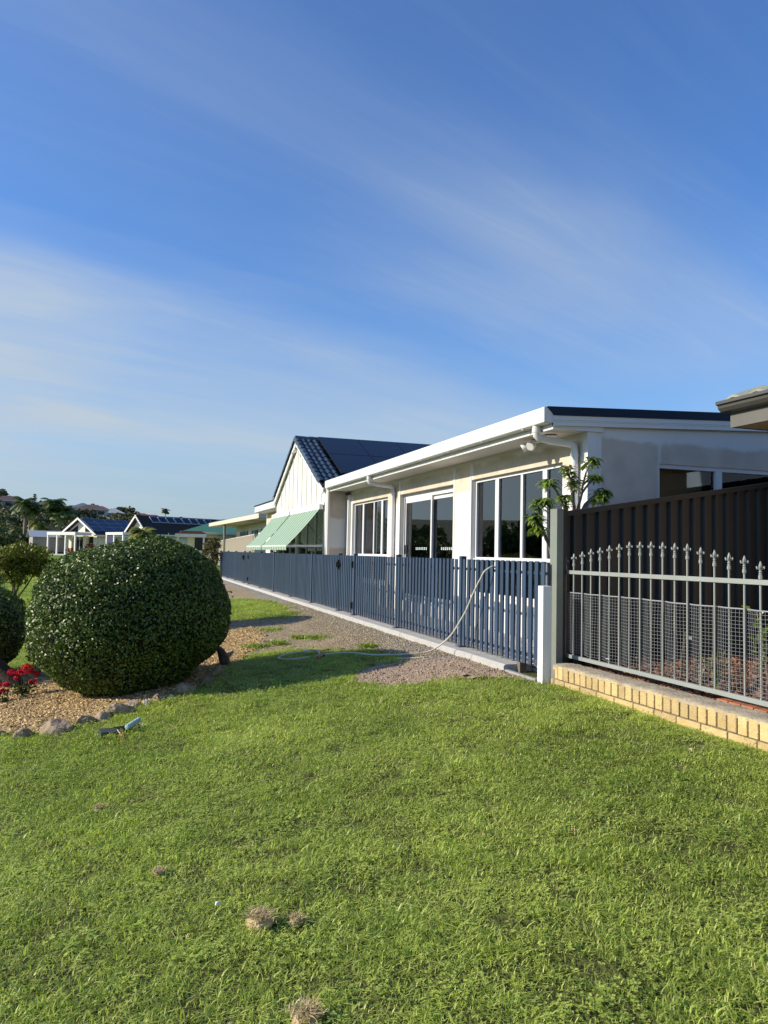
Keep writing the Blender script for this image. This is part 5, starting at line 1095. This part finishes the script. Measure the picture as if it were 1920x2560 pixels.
def norfolk(lb, px_, d, h):
    x, y, z = pol(azpx(px_), d); t_ = thing('norfolk_pine', lb, 'pine', (x, y, z - .5), 'pines on the skyline'); MB().tube([(x, y, z - .5), (x, y, z + h)], [.35, .06], 6).build('trunk', woodd, t_); C = []; Nn = []
    for j in range(9):
        zz_ = z + h * (.25 + .75 * j / 9); r_ = h * .17 * (1 - j / 10.5) + .25
        for _ in range(34): a_ = rng.uniform(0, 6.28); q = r_ * rng.uniform(.2, 1); C.append((x + q * math.cos(a_), y + q * math.sin(a_), zz_ + rng.normal(0, .12) + q * .1)); Nn.append((0, 0, 1))
    leaf_obj('crown', leaves(C, Nn, .8, .6, jitter=.5), farm, t_)
norfolk('leftmost norfolk pine on the skyline', 2, 392, 10); norfolk('tall narrow norfolk pine on the skyline', 85, 386, 9.5); norfolk('thin sparse norfolk pine right of the tall one', 100, 388, 7)
for px_, d, h, fr, lb in [(31, 384, 6.0, 2.2, 'lone palm at the left end of the skyline'), (166, 384, 4.6, 1.8, 'small palm left of the brown pyramid roof'), (413, 330, 8.0, 2.2, 'lone slim palm on the skyline above the dark roof'), (494, 180, 4.6, 2.6, 'left palm of the pair above the far roof ridge'), (522, 172, 3.6, 2.4, 'right palm of the pair above the far roof ridge'), (252, 190, 4.5, 2.2, 'pale palm above the solar roof')]:
    x, y, z = pol(azpx(px_), d); palm('skyline_palm', lb, (x, y, z - .3), h, fr, 20, 'palms on the skyline', farm if d > 200 else palmm, 1.0, tr=.2, w=.10)
# hillside growth: one mass nobody could count
cl_ = []
for _ in range(330):
    az = rng.uniform(-11, 11); d = rng.uniform(165, 380); x, y, z = pol(az, d); r_ = rng.uniform(1.3, 3.2); cl_.append(((x, y, z + r_ * .4), (r_ * 1.3, r_ * 1.3, r_ * .9)))
for _ in range(60):
    az = rng.uniform(-10.5, -2.5); d = rng.uniform(128, 165); x, y, z = pol(az, d); r_ = rng.uniform(1.2, 2.2); cl_.append(((x, y, z + r_ * .7), (r_, r_, r_)))
o = leaf_obj('hillside_trees', clump_cloud(cl_, 26, 1.0, .75, shell=.5, jitter=.8), farm); tag(o, 'mass of trees and scrub covering the hillside', 'trees', kind='stuff')
# trees across the park that the windows mirror
cl_ = []
for i_ in range(70):
    y = 35 + i_ * 2.1 + rng.uniform(-1, 1); x = -36 + rng.uniform(-5, 5); h = rng.uniform(1.5, 3.4)
    cl_ += [((x, y, h), (2.3, 2.3, h * .75)), ((x + rng.uniform(-1, 1), y, h * .5), (2.2, 2.2, h * .7))]
o = leaf_obj('park_trees', clump_cloud(cl_, 75, .75, .75, shell=.5, jitter=.8), treem); tag(o, 'belt of dark trees across the park mirrored in the windows', 'trees', kind='stuff')

# ------------------------------------------------------------------ lawn grass (one mass, geometry nodes)
protos = bpy.data.collections.new('grass_protos')
def proto(name, V, F, rr, mat):
    o = bpy.data.objects.new(name, fast_mesh(name, V, F, mat, False, rr)); protos.objects.link(o); return o
for i_ in range(6): proto('a_grass_%d' % i_, *tuft(84, .017 + .004 * (i_ % 3), .0034, .048, 2.5), grassm)
for i_ in range(2):
    V, F, rr = [], [], []
    for _ in range(26):
        b_ = np.array([rng.normal(0, .042), rng.normal(0, .042), rng.uniform(.012, .04)]); a_ = rng.uniform(0, 6.28); r_ = rng.random()
        for k_ in range(3):
            t_ = a_ + k_ * 2.094; d = np.array([math.cos(t_), math.sin(t_), rng.uniform(-.1, .35)]); s_ = np.array([-math.sin(t_), math.cos(t_), 0]); o_ = len(V); q = .0066
            V += [b_, b_ + d * q * .7 + s_ * q * .55, b_ + d * q * 1.25, b_ + d * q * .7 - s_ * q * .55]; F.append((o_, o_ + 1, o_ + 2, o_ + 3)); rr += [r_] * 4
    proto('b_clover_%d' % i_, V, F, rr, clovm)
proto('c_dry', *tuft(40, .018, .0028, .05, 3.0), drym)
def lawn_ok(x, y):
    if x > 3.60 and y < 6.5: return False
    if x > 3.56: return False
    return not in_bed(x, y) and not in_path(x, y)
pts, sc_, kd = [], [], []
def vis(x, y, m_=.8):   # a generous wedge round the view
    az = math.degrees(math.atan2(x, y)); return -38 < az < 64 or math.hypot(x, y) < 3
def add_grass(x0, x1, y0, y1, dens, smin, smax):
    n = int((x1 - x0) * (y1 - y0) * dens)
    for x, y in zip(rng.uniform(x0, x1, n), rng.uniform(y0, y1, n)):
        if not vis(x, y) or not lawn_ok(x, y): continue
        pn = hash2(x * .9 + 2, y * .8) + .6 * hash2(x * 2.3, y * 2.1 + 4); u = random.random()
        k_ = 8 if u < .025 + (.05 if pn > .6 else 0) + (.11 * sm(1.6, 3.0, x) * sm(3.2, 4.5, y) * (1 - sm(6.6, 7.6, y)) * (.6 + .6 * hash2(x * 3, y * 3))) else (random.choice((6, 7)) if u < .14 + (.24 if pn < -.35 else 0) else random.randrange(6))
        pts.append((x, y, gz(x, y) - .004)); kd.append(k_); sc_.append(random.uniform(smin, smax) * (1.22 if pn > .2 and k_ < 6 else 1.0) * (1 if random.random() > .015 else 1.6))
add_grass(-2.2, 3.62, 1.0, 4.6, 360, .75, 1.2); add_grass(-2.8, 3.62, 4.6, 8, 330, .8, 1.25); add_grass(-5, -2.8, 3, 9, 120, .9, 1.4); add_grass(-4, 3.56, 8, 14, 200, .9, 1.4); add_grass(-7, 3.56, 14, 26, 70, 1.2, 1.9); add_grass(-9, 2.6, 26, 50, 14, 1.6, 2.6)
# longer fringe along the bed, the path and the wall
for _ in range(2600):
    x, y = rng.uniform(-1.4, 3.56), rng.uniform(6.4, 15)
    if lawn_ok(x, y) and not (lawn_ok(x + .16, y) and lawn_ok(x, y + .16) and lawn_ok(x - .16, y)): pts.append((x, y, gz(x, y) - .004)); kd.append(random.randrange(6)); sc_.append(random.uniform(1.1, 1.9))
for _ in range(260): y = rng.uniform(2.5, 6.1); x = 3.63 - abs(rng.normal(0, .03)); pts.append((x, y, gz(x, y) - .004)); kd.append(random.randrange(6)); sc_.append(random.uniform(.7, 1.15))
me = bpy.data.meshes.new('lawn_grass'); me.vertices.add(len(pts)); me.vertices.foreach_set('co', np.array(pts, dtype=np.float32).ravel())
at = me.attributes.new('kd', 'INT', 'POINT'); at.data.foreach_set('value', np.array(kd, dtype=np.int32))
at = me.attributes.new('sc', 'FLOAT', 'POINT'); at.data.foreach_set('value', np.array(sc_, dtype=np.float32))
at = me.attributes.new('rt', 'FLOAT_VECTOR', 'POINT'); at.data.foreach_set('vector', np.stack([rng.normal(0, .12, len(pts)), rng.normal(0, .12, len(pts)), rng.uniform(0, 6.28, len(pts))], 1).astype(np.float32).ravel())
me.update(); go = put('lawn_grass', me); tag(go, 'short bright green grass and clover of the lawn', 'grass', kind='stuff')
ng = bpy.data.node_groups.new('scatter_grass', 'GeometryNodeTree')
ng.interface.new_socket('Geometry', in_out='INPUT', socket_type='NodeSocketGeometry'); ng.interface.new_socket('Geometry', in_out='OUTPUT', socket_type='NodeSocketGeometry')
gi, gout = ng.nodes.new('NodeGroupInput'), ng.nodes.new('NodeGroupOutput'); ip = ng.nodes.new('GeometryNodeInstanceOnPoints'); ci = ng.nodes.new('GeometryNodeCollectionInfo')
ci.inputs['Collection'].default_value = protos; ci.inputs['Separate Children'].default_value = True; ci.inputs['Reset Children'].default_value = True
def named(dt, nm): n = ng.nodes.new('GeometryNodeInputNamedAttribute'); n.data_type = dt; n.inputs[0].default_value = nm; return n.outputs[0]
ip.inputs['Pick Instance'].default_value = True
ng.links.new(gi.outputs[0], ip.inputs['Points']); ng.links.new(ci.outputs[0], ip.inputs['Instance']); ng.links.new(named('INT', 'kd'), ip.inputs['Instance Index'])
ng.links.new(named('FLOAT_VECTOR', 'rt'), ip.inputs['Rotation']); ng.links.new(named('FLOAT', 'sc'), ip.inputs['Scale']); ng.links.new(ip.outputs[0], gout.inputs[0])
md = go.modifiers.new('scatter', 'NODES'); md.node_group = ng
